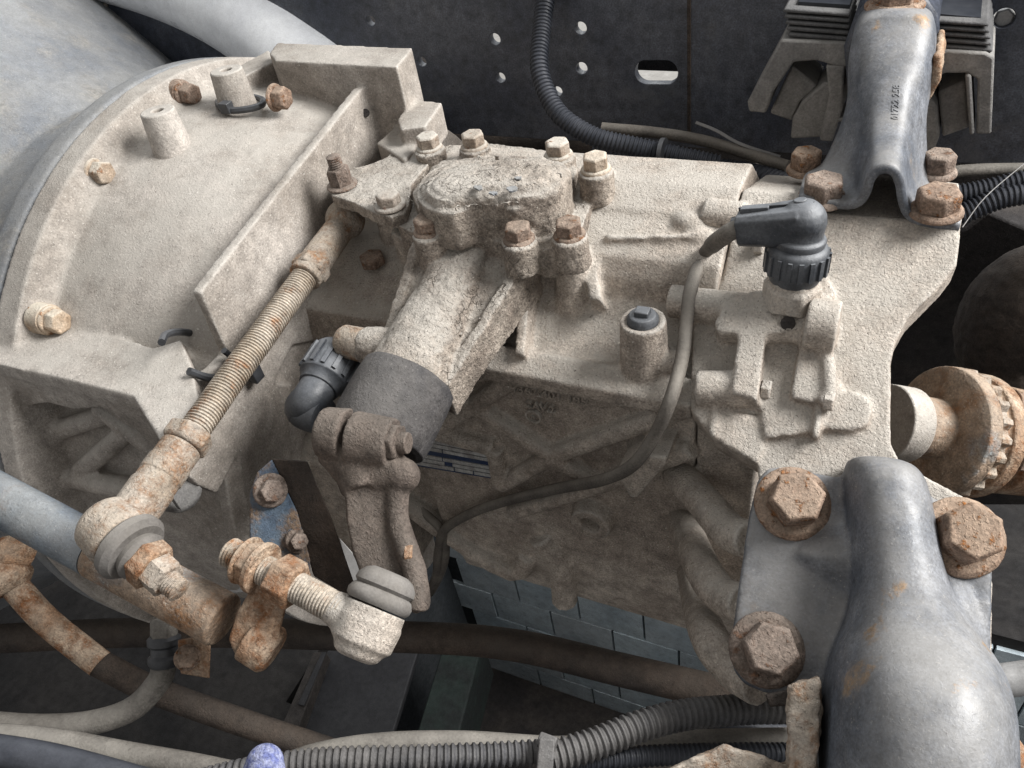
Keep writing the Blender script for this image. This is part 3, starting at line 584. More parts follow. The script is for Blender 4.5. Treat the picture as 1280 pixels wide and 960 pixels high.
# crust of dried mud lying on the cover in ragged sheets, with bare paint showing between
def ragged(pts, z, th, jit=3.0):
    out = []; n = len(pts)
    for i in range(n):
        (u0, v0), (u1, v1) = pts[i], pts[(i + 1) % n]; k = max(2, int(math.hypot(u1 - u0, v1 - v0) / 4))
        for q in range(k): out.append((u0 + (u1 - u0) * q / k + random.uniform(-jit, jit), v0 + (v1 - v0) * q / k + random.uniform(-jit, jit) * .7))
    mb = MB(); P = [pz(u, v, z) for u, v in out]; c = sum(P, Vector()) / len(P); m = len(P)
    P2 = [p + ZV * random.uniform(0, .0003) for p in P]; inner = [p.lerp(c, .35) for p in P2]
    low = [p - ZV * th for p in P]; vs_ = low + P2 + inner + [c]; fs_ = []
    for i in range(m):
        k = (i + 1) % m; fs_ += [(i, k, m + k, m + i), (m + i, m + k, 2*m + k, 2*m + i), (2*m + i, 2*m + k, 3*m)]
    mb.add(vs_, fs_); return mb
for pts, z in ((((548, 226), (566, 206), (588, 196), (596, 204), (606, 214), (622, 226), (600, 236), (566, 238)), -.2555), (((594, 196), (640, 194), (668, 204), (648, 214), (624, 222), (606, 210)), -.2562), (((650, 206), (690, 204), (700, 216), (676, 228), (646, 232), (640, 222)), -.2560),
               (((560, 244), (600, 240), (640, 242), (652, 250), (610, 256), (566, 258)), -.2640), (((512, 232), (534, 214), (540, 236), (526, 252), (512, 250)), -.270), (((500, 260), (524, 252), (528, 276), (508, 284)), -.292), (((716, 220), (736, 226), (730, 256), (712, 262)), -.290)):
    part('mud_crust', ragged(pts, z, .0040), 'mud', sc, remesh=.0009, smooth=2, disp=[('CLOUDS', .006, .0022)])
for (u, v, r) in ((598, 234, 7), (616, 241, 6), (640, 236, 8), (648, 222, 5)):
    part('bare_paint', ragged([(u + r * math.cos(a) * random.uniform(.5, 1.1), v + .5 * r * math.sin(a) * random.uniform(.4, 1.1)) for a in [q * .45 for q in range(14)]], -.2562, .0010, .5), 'engine_paint', sc)
for k in range(40):                                  # crumbs in the two channels beside the arm
    s = random.choice((-1, 1)); t_ = random.uniform(-.02, .75); q = AX0.lerp(AX1, t_) + AS * s * random.uniform(.024, .036) + AU * random.uniform(.000, .008)
    r = random.uniform(.0015, .0042); part('mud_crumb', MB().prism([q + Vector((math.cos(a), math.sin(a), random.uniform(-.3, .3))) * r * random.uniform(.6, 1.1) for a in (0, 1.1, 2.2, 3.2, 4.3, 5.3)], ZV * -r * .8, .8), 'mud', sc)

# bracket plate bolted on the cover, carries the rod's upper end
sb = thing('rod_bracket', 'muddy flat bracket with rusty nut between plate and shift cover', 'bracket', pz(470, 240, -.30))
mb = MB(); mb.prism([pz(u, v, -.288) for u, v in ((414, 244), (414, 230), (428, 216), (470, 202), (506, 182), (540, 176), (552, 190), (536, 204), (514, 230), (512, 252), (506, 266), (488, 272), (464, 264), (440, 252))], ZV*-.010)
part('plate', mb, 'mud', sb, remesh=.0012, smooth=3, disp=[('CLOUDS', .008, .003)])
q = pz(428, 232, -.287); mb = MB(); mb.bolt(q, ZV, .0165, .0135, .0125, .0025, rot=.2, stud=.010, sr=.0055); part('nut', mb, 'bolt', sb, bevel=.0007)
q = pz(488, 258, -.287); mb = MB(); mb.bolt(q, ZV, .0165, .0085, .0125, .003, rot=.7); part('bolt', mb, 'bolt_dusty', sb, bevel=.0008)
q = pz(467, 330, -.345); mb = MB(); mb.bolt(q, ZV, .0185, .009, .0, .0, rot=.5)
t = single('case_bolt', mb, 'bolt', 'rusty bolt on the case below the muddy bracket', 'bolt', bevel=.0008)

# ------------------------------------------------------------------ threaded linkage rod (left)
ln = thing('linkage_rod', 'threaded linkage rod with rusty sleeves crossing the clutch housing', 'linkage rod', pd(150, 680, .50))
RA, RB = CAM + Vector((-.4065, .455, -.318)), pd(148, 668, .480); RD = (RB - RA).normalized()
def rp(u, v):                                      # nearest point on the rod to a picture ray
    d = ray(u, v).normalized(); w = RA - CAM; a = RD.dot(d); t = (RD.dot(w) - a * d.dot(w)) / (a*a - 1); return RA + RD * t
mb = MB(); mb.tube([rp(392, 342), rp(240, 545)], .0096, 24, sub=60, rings=(.0024, .0006)); part('thread', mb, 'thread', ln)
mb = MB(); mb.cyl(rp(384, 350), rp(432, 285), .0132, .0120); mb.sphere(RA + ZV*.001, .0165); part('upper_sleeve', mb, 'rust_dust', ln, remesh=.0013, smooth=4)
mb = MB(); q = rp(398, 334); mb.bolt(q, RD, .0265, .011, 0, 0, rot=.4); part('upper_nut', mb, 'rust_dust', ln, bevel=.001)
mb = MB(); q = rp(242, 540); mb.bolt(q, RD, .0275, .0125, 0, 0, rot=.1); part('lower_nut', mb, 'rust_dust', ln, bevel=.001)
mb = MB(); e_ = rp(160, 650); s_ = rp(228, 560); L_ = (e_ - s_).length; mb.lathe(s_, RD, [(0, .0135), (L_*.22, .0135), (L_*.23, .0143), (L_*.42, .0143), (L_*.43, .0137), (L_*.55, .0137), (L_*.56, .0145), (L_, .0140)], 30); part('lower_sleeve', mb, 'rust_dust', ln, bevel=.0006)
HA = (M3 @ Vector((.80, .52, -.32))).normalized()   # axis of the lower ball stud
hc = pd(145, 667, .477)
mb = MB(); mb.lathe(hc - HA*.016, HA, [(0, .015), (.004, .0185), (.020, .0200), (.024, .0190)], 32); mb.cyl(rp(170, 638), hc, .0120, .012); part('ball_housing', mb, 'rust_dust', ln, remesh=.0012, smooth=3)
mb = MB(); mb.lathe(hc + HA*.0075, HA, [(0, .0180), (.003, .0212), (.008, .0216), (.0115, .0185), (.012, .0140), (.016, .0155), (.019, .013)], 32); part('rubber_boot', mb, 'boot_rubber', ln)
mb = MB(); mb.bolt(hc + HA*.026, HA, .026, .0105, .0, .0, rot=.3); mb.cyl(hc + HA*.02, hc + HA*.03, .009); part('stud_nut', mb, 'rust', ln, bevel=.001)
mb = MB(); mb.bolt(hc + HA*.0365, HA, .0205, .011, .0, .0, rot=.5, stud=.010, sr=.0068); part('lock_nut', mb, 'rust_dust', ln, bevel=.001)

# ------------------------------------------------------------------ painted shift tube (lower left)
stb = thing('shift_tube', 'blue grey painted shift tube with rusted end, lower left', 'tube', pd(150, 720, .54))
TA, TB = pd(-60, 592, .56), pd(280, 776, .505)
mb = MB(); m1 = TA.lerp(TB, .56); mb.cyl(TA, m1, .0168, .0168, 40); part('painted_tube', mb, 'blue_paint', stb)
mb = MB(); mb.cyl(m1, TB, .0170, .0172, 40); part('rusted_end', mb, 'tube_rust', stb, bevel=.002)
mb = MB(); mb.prism([pd(u, v, .487) for u, v in ((346, 702), (366, 712), (360, 748), (350, 790), (338, 824), (322, 834), (298, 826), (286, 800), (296, 768), (316, 732), (332, 704))], ray(330, 770) * .016)
part('welded_lug', mb, 'rust', stb, remesh=.0012, smooth=3, disp=[('CLOUDS', .008, .002)])
mb = MB(); LA = (M3 @ Vector((.86, .50, -.10))).normalized(); mb.lathe(pd(312, 796, .497), LA, [(0, .0150), (.016, .0150), (.019, .012)], 24); part('lug_boss', mb, 'rust', stb, bevel=.001)
mb = MB(); mb.prism([pd(u, v, .535) for u, v in ((222, 800), (264, 792), (262, 848), (226, 842))], ray(240, 820) * .006); part('tab', mb, 'rust', stb, bevel=.0008)
mb = MB(); mb.bolt(pd(234, 822, .530), -ray(234, 822), .013, .006, .0085, .002); part('tab_bolt', mb, 'bolt', stb, bevel=.0006)

# ------------------------------------------------------------------ ball joint link: stud through the lug to the lever
bj = thing('ball_joint', 'dusty ball joint with threaded stud and rusty nuts at lower centre', 'ball joint', pd(465, 800, .47))
SA, SB = pd(288, 690, .497), pd(452, 777, .463); SD = (SB - SA).normalized()
def sp(t): return SA.lerp(SB, t)
mb = MB(); mb.tube([sp(0), sp(.86)], .0088, 22, sub=40, rings=(.0023, .0006)); mb.lathe(SA, -SD, [(0, .0086), (.003, .006)], 20); part('stud', mb, 'thread', bj)
mb = MB(); mb.bolt(sp(.12), SD, .0255, .0125, .0155, .003, rot=.2); part('outer_nut', mb, 'rust', bj, bevel=.001)
mb = MB(); mb.lathe(sp(.225), SD, [(0, .0165), (.004, .0165)], 26); part('washer', mb, 'rust', bj, bevel=.0006)
mb = MB(); mb.bolt(sp(.37), SD, .027, .016, .0, .0, rot=.45); part('inner_nut', mb, 'rust', bj, bevel=.001)
BA = (M3 @ Vector((.36, -.86, .30))).normalized()
bc = pd(459, 785, .466)
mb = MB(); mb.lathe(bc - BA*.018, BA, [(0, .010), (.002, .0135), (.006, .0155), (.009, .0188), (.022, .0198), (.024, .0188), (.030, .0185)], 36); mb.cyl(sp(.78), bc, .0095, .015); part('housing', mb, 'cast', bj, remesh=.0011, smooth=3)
mb = MB(); mb.lathe(bc + BA*.013, BA, [(0, .0180), (.002, .0198), (.005, .0202), (.0085, .0185), (.0095, .0168), (.0115, .0186), (.015, .0182), (.019, .0150), (.021, .011)], 36); part('rubber_boot', mb, 'boot_rubber', bj)
# ------------------------------------------------------------------ selector lever clamp and arm
lv = thing('selector_lever', 'brown dusty selector lever clamped on the shift shaft', 'lever', pd(470, 680, .5))
mb = MB(); cd = .508
c0 = pd(455, 560, cd)
mb.cyl(pd(404, 540, cd + .004), pd(434, 545, cd), .0165, .0175); mb.cyl(pd(441, 548, cd), pd(492, 556, cd - .006), .0180, .0165)
mb.cyl(pd(425, 548, cd + .012), pd(470, 556, cd + .008), .0150)
mb.cyl(AX1 + AD*.045, pd(455, 575, cd + .006), .021, .020)
mb.cyl(pd(450, 560, cd + .010), pd(463, 610, cd + .004), .0215, .0185); mb.cyl(pd(415, 560, cd + .008), pd(455, 606, cd + .006), .012, .012)
mb.cyl(pd(470, 594, cd - .002), pd(504, 586, cd - .008), .0115, .0105); mb.sphere(pd(503, 594, cd - .006), .0115)
arm = [(430, 598, .500), (500, 596, .500), (499, 640, .498), (502, 660, .495), (516, 690, .488), (526, 720, .483), (532, 744, .480), (530, 762, .479), (520, 769, .479), (509, 762, .481), (500, 744, .485), (470, 736, .490), (452, 722, .492), (441, 692, .495), (433, 650, .498)]
mb.prism([pd(*a) for a in arm], ray(475, 660) * .020)
mb.tube([pd(498, 600, .502), pd(496, 640, .500), pd(503, 672, .495), pd(517, 710, .487), pd(523, 745, .483), pd(521, 760, .483)], .0075, 14, sub=5)
part('clamp_arm', mb, 'lever', lv, remesh=.0013, smooth=8, disp=[('CLOUDS', .012, .0012)])
mb = MB(); a_ = (pd(510, 553, .497) - pd(480, 551, .503)).normalized(); mb.bolt(pd(486, 552, .500), a_, .021, .008, 0, 0, rot=.2); mb.cyl(pd(492, 553, .499), pd(511, 554, .496), .0068); part('pinch_bolt', mb, 'lever', lv, bevel=.0008)
mb = MB(); mb.bolt(pd(508, 694, .489), M3 @ Vector((1, -.1, -.1)), .013, .005, 0, 0); part('stud_nut', mb, 'rust', lv, bevel=.0006)
# ================================================================== UPPER MOUNT (top right)
um = thing('upper_mount_bracket', 'glossy grey pressed steel mount bracket at top right', 'mount bracket', pz(1100, 255, -.30))
SEC = [(.497, [(1000, 243), (1035, 250), (1066, 252), (1077, 242), (1083, 224), (1092, 213), (1108, 208), (1122, 213), (1130, 228), (1134, 252), (1143, 268), (1168, 275), (1201, 278)]),
       (.520, [(1002, 230), (1035, 236), (1066, 232), (1076, 214), (1083, 196), (1092, 184), (1110, 180), (1126, 185), (1133, 202), (1138, 232), (1147, 254), (1168, 262), (1200, 264)]),
       (.545, [(1008, 216), (1034, 214), (1060, 196), (1073, 178), (1082, 160), (1093, 148), (1112, 145), (1130, 149), (1138, 168), (1144, 202), (1152, 230), (1168, 246), (1198, 250)]),
       (.562, [(1030, 200), (1044, 186), (1060, 164), (1072, 144), (1081, 126), (1093, 115), (1113, 111), (1134, 115), (1143, 134), (1147, 164), (1152, 194), (1158, 215), (1166, 232)]),
       (.585, [(1056, 140), (1059, 126), (1064, 110), (1070, 96), (1077, 82), (1091, 72), (1114, 68), (1141, 71), (1154, 82), (1157, 98), (1157, 116), (1157, 136), (1158, 158)]),
       (.606, [(1060, 100), (1060, 84), (1062, 68), (1066, 54), (1074, 42), (1090, 33), (1115, 30), (1146, 32), (1161, 41), (1166, 56), (1168, 74), (1167, 92), (1165, 108)]),
       (.618, [(1064, 86), (1063, 68), (1065, 50), (1069, 36), (1076, 24), (1091, 16), (1115, 13), (1146, 15), (1163, 24), (1168, 40), (1170, 58), (1169, 76), (1167, 90)]),
       (.66, [(1068, 70), (1067, 50), (1068, 32), (1072, 18), (1079, 8), (1092, 0), (1115, -3), (1146, -1), (1164, 8), (1170, 24), (1172, 42), (1171, 60), (1169, 74)])]
S0 = [spline([py(u, v, y) for u, v in s], 4) for y, s in SEC]
S1 = list(map(list, zip(*[spline(list(c), 5) for c in zip(*S0)])))
mb = MB(); mb.loft(S1, cap=False, closed=False); mb_press = mb
part('pressing', mb, 'grey_paint', um, solid=.0052, sharp=70)
for (u, v, af) in ((1027, 250, .0235), (1169, 266, .0235), (1170, 218, .019), (1006, 214, .019)):
    z = -.2955 if v > 225 else -.305
    mb = MB(); mb.bolt(pz(u, v, z), ZV, af, .0125, af * .70, .0042, rot=random.random()); part('bolt', mb, 'bolt', um, bevel=.001)
mb = MB(); mb.bolt(py(1118, 9, .64), ZV, .026, .012, .020, .005, rot=.5); part('top_bolt', mb, 'bolt', um, bevel=.001)
mb = MB(); mb.prism([py(u, v, .600) for u, v in ((1168, 70), (1177, 70), (1176, 100), (1160, 130), (1147, 142), (1146, 130), (1158, 108))], YV*.05); part('inner_liner', mb, 'rust', um, remesh=.0015, smooth=3, disp=[('CLOUDS', .008, .003)])
BT = BVHTree.FromPolygons(mb_press.v, mb_press.f)
text_mesh('stamped_number', '01722 258', py(1123, 150, .5425), py(1124, 80, .5735) - py(1119, 154, .5415), -XV, .0062, .00022, 'grey_paint', um, BT)

# rubber mount block behind the bracket
rm = thing('rubber_mount', 'grey ribbed wedge mount casting behind the upper bracket', 'rubber mount', py(1100, 180, .66))
for k in range(5):
    mb = MB(); d = .0105 * k
    a = [py(u, v, .655) for u, v in ((984 - 1.5*k, 46 - 7.6*k), (1062, 52 - 7.6*k), (1062, 47 - 7.6*k), (986 - 1.5*k, 41 - 7.6*k))]; mb.prism(a, YV*.07); part('left_fin', mb, 'fin', rm, bevel=.0012)
    mb = MB(); a = [py(u, v, .655) for u, v in ((1160, 60 - 7.6*k), (1241 - 1.2*k, 66 - 8*k), (1240 - 1.2*k, 61 - 8*k), (1160, 55 - 7.6*k))]; mb.prism(a, YV*.07); part('right_fin', mb, 'fin', rm, bevel=.0012)
mb = MB(); mb.prism([py(u, v, .664) for u, v in ((992, 46), (1062, 50), (1062, 6), (998, 2))], YV*.05); part('left_core', mb, 'clean_black', rm); mb = MB(); mb.prism([py(u, v, .664) for u, v in ((1160, 58), (1232, 62), (1226, 22), (1160, 16))], YV*.05); part('right_core', mb, 'clean_black', rm)
mb = MB()
mb.prism([py(u, v, .652) for u, v in ((976, 50), (1064, 54), (1064, 84), (1048, 84), (1020, 76), (992, 78), (966, 116), (957, 142), (936, 140), (934, 128))], YV*.06)
mb.prism([py(u, v, .652) for u, v in ((1032, 82), (1056, 82), (1052, 140), (1040, 178), (1024, 176), (1036, 120))], YV*.05)
mb.prism([py(u, v, .652) for u, v in ((1034, 148), (1066, 148), (1066, 153), (1034, 153))], YV*.03)
part('left_cheek', mb, 'rubber_mount', rm, bevel=.0025)
mb = MB(); mb.prism([py(u, v, .668) for u, v in ((962, 142), (990, 82), (1022, 108), (1000, 128), (990, 152))], YV*.04); part('left_wedge', mb, 'rubber_mount', rm, bevel=.002)
mb = MB(); mb.prism([py(u, v, .660) for u, v in ((1030, 104), (1042, 102), (1030, 172), (988, 174), (990, 150), (1002, 128))], YV*.04); part('left_block', mb, 'rubber_mount', rm, bevel=.002)
mb = MB()
mb.prism([py(u, v, .652) for u, v in ((1160, 62), (1232, 66), (1243, 72), (1239, 168), (1220, 168), (1222, 100), (1210, 92), (1180, 92), (1160, 112))], YV*.06)
mb.prism([py(u, v, .650) for u, v in ((1206, 94), (1214, 94), (1218, 168), (1212, 170))], YV*.03)
part('right_cheek', mb, 'rubber_mount', rm, bevel=.0025)
mb = MB(); mb.prism([py(u, v, .668) for u, v in ((1172, 116), (1206, 100), (1212, 160), (1178, 172))], YV*.04); part('right_wedge', mb, 'rubber_mount', rm, bevel=.002)
mb = MB(); mb.prism([py(u, v, .658) for u, v in ((1148, 138), (1162, 122), (1171, 134), (1174, 172), (1168, 188), (1150, 188))], YV*.04); part('right_block', mb, 'rubber_mount', rm, bevel=.002)
mb = MB(); mb.prism([py(u, v, .64) for u, v in ((1054, 60), (1068, 20), (1090, -12), (1150, -12), (1172, 20), (1174, 60), (1160, 120), (1060, 130))], YV*.06); part('core', mb, 'frame', rm, bevel=.004)

# ================================================================== LOWER RIGHT MOUNT BRACKET
lb = thing('lower_mount_bracket', 'large grey pressed mount bracket with bulging foot, bottom right', 'mount bracket', pr(1080, 760))
mb = MB()
mb.rprism([(958, 585), (972, 582), (1080, 602), (1220, 634), (1236, 646), (1242, 664), (1241, 760), (1238, 880), (1230, 985), (1030, 985), (1010, 876), (955, 866), (930, 856), (916, 838), (912, 812), (920, 750), (936, 640), (946, 600)], .0012, .0100)
# ridge and bulb as one swelling loft
secs = []
for (u, v, w, h, sk) in ((1100, 582, 44, .020, 0), (1104, 600, 52, .030, 0), (1110, 640, 56, .034, 0), (1118, 700, 59, .037, 0), (1126, 745, 66, .042, 0), (1134, 785, 84, .052, 0), (1138, 825, 106, .066, 0), (1139, 870, 118, .076, 0), (1138, 930, 122, .080, 0), (1136, 1010, 124, .078, 0)):
    h *= 1.22; c = pr(u, v, .004); ex = (pr(u + w, v + w * .12, .004) - c); n = 48; ring = []
    for i in range(n):
        q = 2 * math.pi * i / n; cx, sy = math.cos(q), math.sin(q)
        cx = math.copysign(abs(cx) ** .85, cx); sy = math.copysign(abs(sy) ** .9, sy)
        ring.append(c + ex * cx + NR * (h * sy if sy > 0 else .006 * sy))
    secs.append(ring)
secs = list(map(list, zip(*[spline(list(c), 5) for c in zip(*secs)])))
mb.loft(secs)
secs = []
for (u, v, w, h) in ((1075, 640, 30, .004), (1060, 680, 60, .014), (1050, 700, 70, .016), (1070, 730, 60, .010), (1090, 760, 40, .004)):
    c = pr(u, v, .004); ex = pr(u + w, v + w * .1, .004) - c; secs.append([c + ex * math.cos(2*math.pi*i/20) + NR * h * math.sin(2*math.pi*i/20) for i in range(20)])
mb.loft(secs)
secs = []
for (u, v, w, h) in ((1180, 700, 16, .004), (1186, 740, 30, .012), (1196, 790, 38, .014), (1200, 840, 40, .01)):
    c = pr(u, v, .004); ex = pr(u + w, v + w * .1, .004) - c; secs.append([c + ex * math.cos(2*math.pi*i/20) + NR * h * math.sin(2*math.pi*i/20) for i in range(20)])
mb.loft(secs)
part('pressing', mb, 'grey_paint', lb, remesh=.0018, smooth=14)
for (u, v, af, r0) in ((990, 630, .0345, .1), (1200, 672, .0350, .4), (958, 812, .0330, .8)):
    mb = MB(); mb.bolt(pr(u, v, .0095), NR + Vector((.16, 0, .10)), af * .80, .019, af * .64, .006, rot=r0); part('bolt', mb, 'bolt', lb, bevel=.0008)
rcl = thing('rusty_clamp', 'rough rusty edge of a clamp beside the bulging bracket foot', 'clamp', pr(1005, 930, .02))
mb = MB(); mb.prism([pr(u, v, .052) for u, v in ((986, 858), (1014, 850), (1024, 846), (1026, 880), (1020, 985), (984, 985))], NR*-.045); part('body', mb, 'rust_dust', rcl, remesh=.0014, smooth=3, disp=[('CLOUDS', .010, .005)])
mb = MB(); mb.prism([pr(u, v, .036) for u, v in ((956, 868), (988, 862), (990, 882), (962, 884))], NR*-.014); part('tab', mb, 'brown', rcl, bevel=.001)
mb = MB(); mb.prism([pd(u, v, .41) for u, v in ((790, 985), (850, 955), (905, 932), (930, 938), (985, 956), (1000, 936), (1000, 990))], ray(900, 950) * .03); single('casting_corner', mb, 'rust_dust', 'pale rough casting corner at the bottom edge left of clamp', 'casting', remesh=.0016, smooth=3, disp=[('CLOUDS', .01, .004)])
mb = MB(); mb.tube([pd(1200, 858, .62), pd(1320, 842, .60)], .0125, 20, sub=2); single('side_pipe', mb, 'alu', 'short pale pipe right of the bulging bracket foot', 'pipe')
mb = MB(); mb.tube([pd(1240, 925, .43), pd(1262, 960, .42), pd(1270, 1000, .42)], .012, 16, sub=4); single('foot_edge', mb, 'rust', 'rusty round edge at the bottom right corner', 'casting')

# ================================================================== OUTPUT FLANGE (right)
of = thing('output_flange', 'rusty toothed output flange and shaft at the right edge', 'output flange', pd(1190, 560, .6))
O0 = pd(1108, 527, .565); OD = Vector((1, -.02, .02)).normalized(); OD = (pd(1290, 556, .600) - O0).normalized()
mb = MB(); mb.lathe(O0, OD, [(0, .027), (.018, .027), (.020, .024)], 36); part('shaft_seal', mb, 'bell', of, bevel=.001)
mb = MB(); mb.lathe(O0 + OD*.018, OD, [(0, .0220), (.022, .0225), (.0235, .042), (.026, .0465), (.035, .0470), (.036, .046)], 44); part('hub', mb, 'tube_rust', of, bevel=.001)
e1 = OD.orthogonal().normalized(); e2 = OD.cross(e1); mb = MB(); ring0, ring1 = [], []
n = 88
for i in range(n):
    q = 2*math.pi*i/n; r = .0470 if (i // 2) % 2 else .0430; d_ = e1*math.cos(q)*r + e2*math.sin(q)*r; ring0.append(O0 + OD*.0535 + d_); ring1.append(O0 + OD*.062 + d_)
mb.loft([ring0, ring1]); part('tooth_ring', mb, 'rust_dust', of, bevel=.0003, seg=1)
mb = MB(); mb.lathe(O0 + OD*.061, OD, [(0, .0420), (.004, .0420), (.005, .0455), (.016, .0455), (.018, .034), (.032, .032), (.034, .040), (.09, .038)], 40); part('companion_flange', mb, 'rust', of, bevel=.001)
for q in (-1.2, -.2, .8, 1.9):
    p = O0 + OD*.077 + (e1*math.cos(q) + e2*math.sin(q)) * .037; mb = MB(); mb.bolt(p, OD, .016, .009, .010, .002); part('bolt', mb, 'bolt', of, bevel=.0007)

# ================================================================== SPEED SENSOR CONNECTOR AND CABLE
cn_ = thing('sensor_connector', 'black elbow sensor connector with knurled ring on the rear case', 'connector', pr(990, 380, .02))
Q0 = pr(989, 370, .018); fwd = M3 @ Vector((0, 0, 1)); dq = (Q0 - CAM).dot(fwd); E0 = pd(1003, 279, dq - .030); QA = (E0 - Q0).normalized(); LQ = (E0 - Q0).length
mb = MB(); mb.lathe(Q0 - QA*.006, QA, [(0, .0185), (LQ*.30, .0185), (LQ*.34, .0165), (LQ*.40, .016)], hexa=True, rot=.25); part('hex_base', mb, 'cast', cn_, bevel=.0018)
mb = MB(); mb.lathe(Q0 + QA*LQ*.24, QA, [(0, .0148), (LQ*.06, .0158), (LQ*.12, .0158), (LQ*.13, .0182), (LQ*.42, .0182), (LQ*.46, .0170), (LQ*.49, .0150)], 36); kr = part('knurled_ring', mb, 'plastic', cn_, bevel=.0006)
f1 = QA.orthogonal().normalized(); f2 = QA.cross(f1)
for i in range(18):
    q = 2*math.pi*i/18; d_ = f1*math.cos(q) + f2*math.sin(q); tn = QA.cross(d_); mb = MB(); mb.box(Q0 + QA*LQ*.515 + d_*.0185, QA*LQ*.13, tn*.0013, d_*.0010); part('ridge', mb, 'plastic', kr)
mb = MB(); mb.lathe(Q0 + QA*LQ*.71, QA, [(0, .0148), (LQ*.08, .0155), (LQ*.11, .0150), (LQ*.13, .0132), (LQ*.3, .0132)], 32); part('collar', mb, 'plastic', cn_, bevel=.0007)
depthE = (E0 - CAM).dot(fwd); E1 = pd(924, 284, depthE + .020); ED = (E1 - E0).normalized()
mb = MB(); mb.sphere(E0 + QA*.001, .0140); mb.cyl(Q0 + QA*LQ*.85, E0, .0130, .0138); ES = ED.cross(QA).normalized(); EU = ES.cross(ED).normalized()
s0 = [E0 + ES*a*.0130 + EU*b*.0122 for a, b in ((-1, -.7), (-.7, -1), (.7, -1), (1, -.7), (1, .7), (.7, 1), (-.7, 1), (-1, .7))]; s1 = [E1 + ES*a*.0100 + EU*b*.0098 for a, b in ((-1, -.7), (-.7, -1), (.7, -1), (1, -.7), (1, .7), (.7, 1), (-.7, 1), (-1, .7))]
mb.loft([s0, s1]); part('elbow', mb, 'plastic', cn_, remesh=.0010, smooth=2)
hi = EU if EU.dot(QA) > 0 else -EU
mb = MB(); mb.box(E0.lerp(E1, .70) + hi*.0108, ED*.0085, ES*.0032, hi*.0022); part('latch', mb, 'plastic', cn_, bevel=.0005)
mb = MB(); mb.box(E0.lerp(E1, .38) + hi*.0117, ED*.022, ES*.0007, hi*.0012); part('seam', mb, 'black', cn_)
mb = MB(); mb.cyl(E0 + hi*.0105, E0 + hi*.0152, .0042, .0038, 16); part('pivot', mb, 'plastic', cn_, bevel=.0005)
mb = MB(); mb.cyl(E1 - ED*.004, E1 + ED*.004, .0070, .0066, 20); part('cable_gland', mb, 'black', cn_)
mb = MB(); mb.tube([E1 - ED*.002, pd(908, 293, depthE + .022), pd(880, 318, .545), pr(864, 360, .016), pr(858, 405, .012), pr(852, 450, .012), pr(838, 500, .012), py(818, 545, .357), py(790, 582, .350), py(752, 600, .352), py(700, 610, .366), py(640, 624, .371), py(592, 640, .371), py(556, 662, .372), py(548, 690, .375), py(545, 720, .382), py(534, 745, .39)], lambda t: .0046 if t > .1 else .0058, 14, sub=10)
single('sensor_cable', mb, 'wire', 'dusty cable from the elbow connector down across the gearbox', 'cable')
mb = MB(); mb.tube([py(500, 604, .40), py(530, 640, .385), py(552, 664, .3755), py(556, 700, .38), py(540, 738, .39), py(528, 748, .40)], .0045, 12, sub=8); single('side_cable', mb, 'wire', 'second thin cable looping behind the selector lever', 'cable')

# small black sensor plug in the recess left of the arm
sp_ = thing('sensor_plug', 'black ribbed sensor plug in the recess left of the arm', 'sensor plug', pd(395, 490, .57))
a0, a1, a2 = pd(426, 440, .600), pd(398, 484, .580), pd(374, 520, .58); d0 = (a1 - a0).normalized()
mb = MB(); mb.lathe(a0, d0, [(0, .0165), (.004, .0190), (.028, .0190), (.030, .0165), (.036, .0150)], 30); kr = part('ribbed_ring', mb, 'plastic', sp_, bevel=.0006)
g1 = d0.orthogonal().normalized(); g2 = d0.cross(g1)
for i in range(14):
    q = 2*math.pi*i/14; d_ = g1*math.cos(q) + g2*math.sin(q); tn = d0.cross(d_); mb = MB(); mb.box(a0 + d0*.016 + d_*.0194, d0*.010, tn*.0016, d_*.0014); part('ridge', mb, 'plastic', kr)
mb = MB(); mb.tube([a0 + d0*.034, a1 + d0*.012, pd(380, 512, .580), pd(405, 522, .572)], .0136, 22, sub=8); part('elbow', mb, 'plastic', sp_)

# blue grey angle bracket under the clamp
ab = thing('angle_bracket', 'chipped blue angle bracket behind the rusty nuts', 'bracket', pd(360, 660, .56))
mb = MB(); mb.prism([pd(u, v, d) for u, v, d in ((312, 616, .525), (322, 590, .528), (340, 574, .53), (372, 640, .525), (388, 700, .52), (386, 760, .52), (312, 700, .52))], ray(350, 650) * .006); part('face', mb, 'blue_rust', ab, bevel=.001)
mb = MB(); mb.prism([pd(u, v, d) for u, v, d in ((340, 573, .53), (384, 576, .515), (412, 640, .51), (446, 738, .508), (440, 748, .512), (392, 720, .52), (372, 640, .525))], ray(350, 650) * .006); part('flange', mb, 'brown', ab, bevel=.001)
for u, v, r in ((338, 613, .0115), (372, 676, .0085)):
    mb = MB(); mb.bolt(pd(u, v, .524), -ray(u, v) + XV*.3, r * 1.2, .006, r, .003, rot=.4); part('bolt', mb, 'bolt', ab, bevel=.0008)
mb = MB(); mb.prism([pd(u, v, .60) for u, v in ((424, 672), (440, 690), (470, 730), (442, 742))], ray(440, 700) * .004); single('pale_flap', mb, 'pale_flap', 'pale strip showing behind the selector lever', 'flap', bevel=.0006)
mb = MB(); mb.prism([pd(u, v, .62) for u, v in ((296, 738), (330, 700), (312, 724), (306, 740), (270, 744), (262, 736))], ray(300, 720) * .004); single('pale_tab', mb, 'pale_flap', 'small pale tab between shift tube and rusty stud end', 'flap', bevel=.0006)
dr = thing('drain_cock', 'small grey drain plug in the shade under the rod nut', 'plug', pd(228, 620, .60))
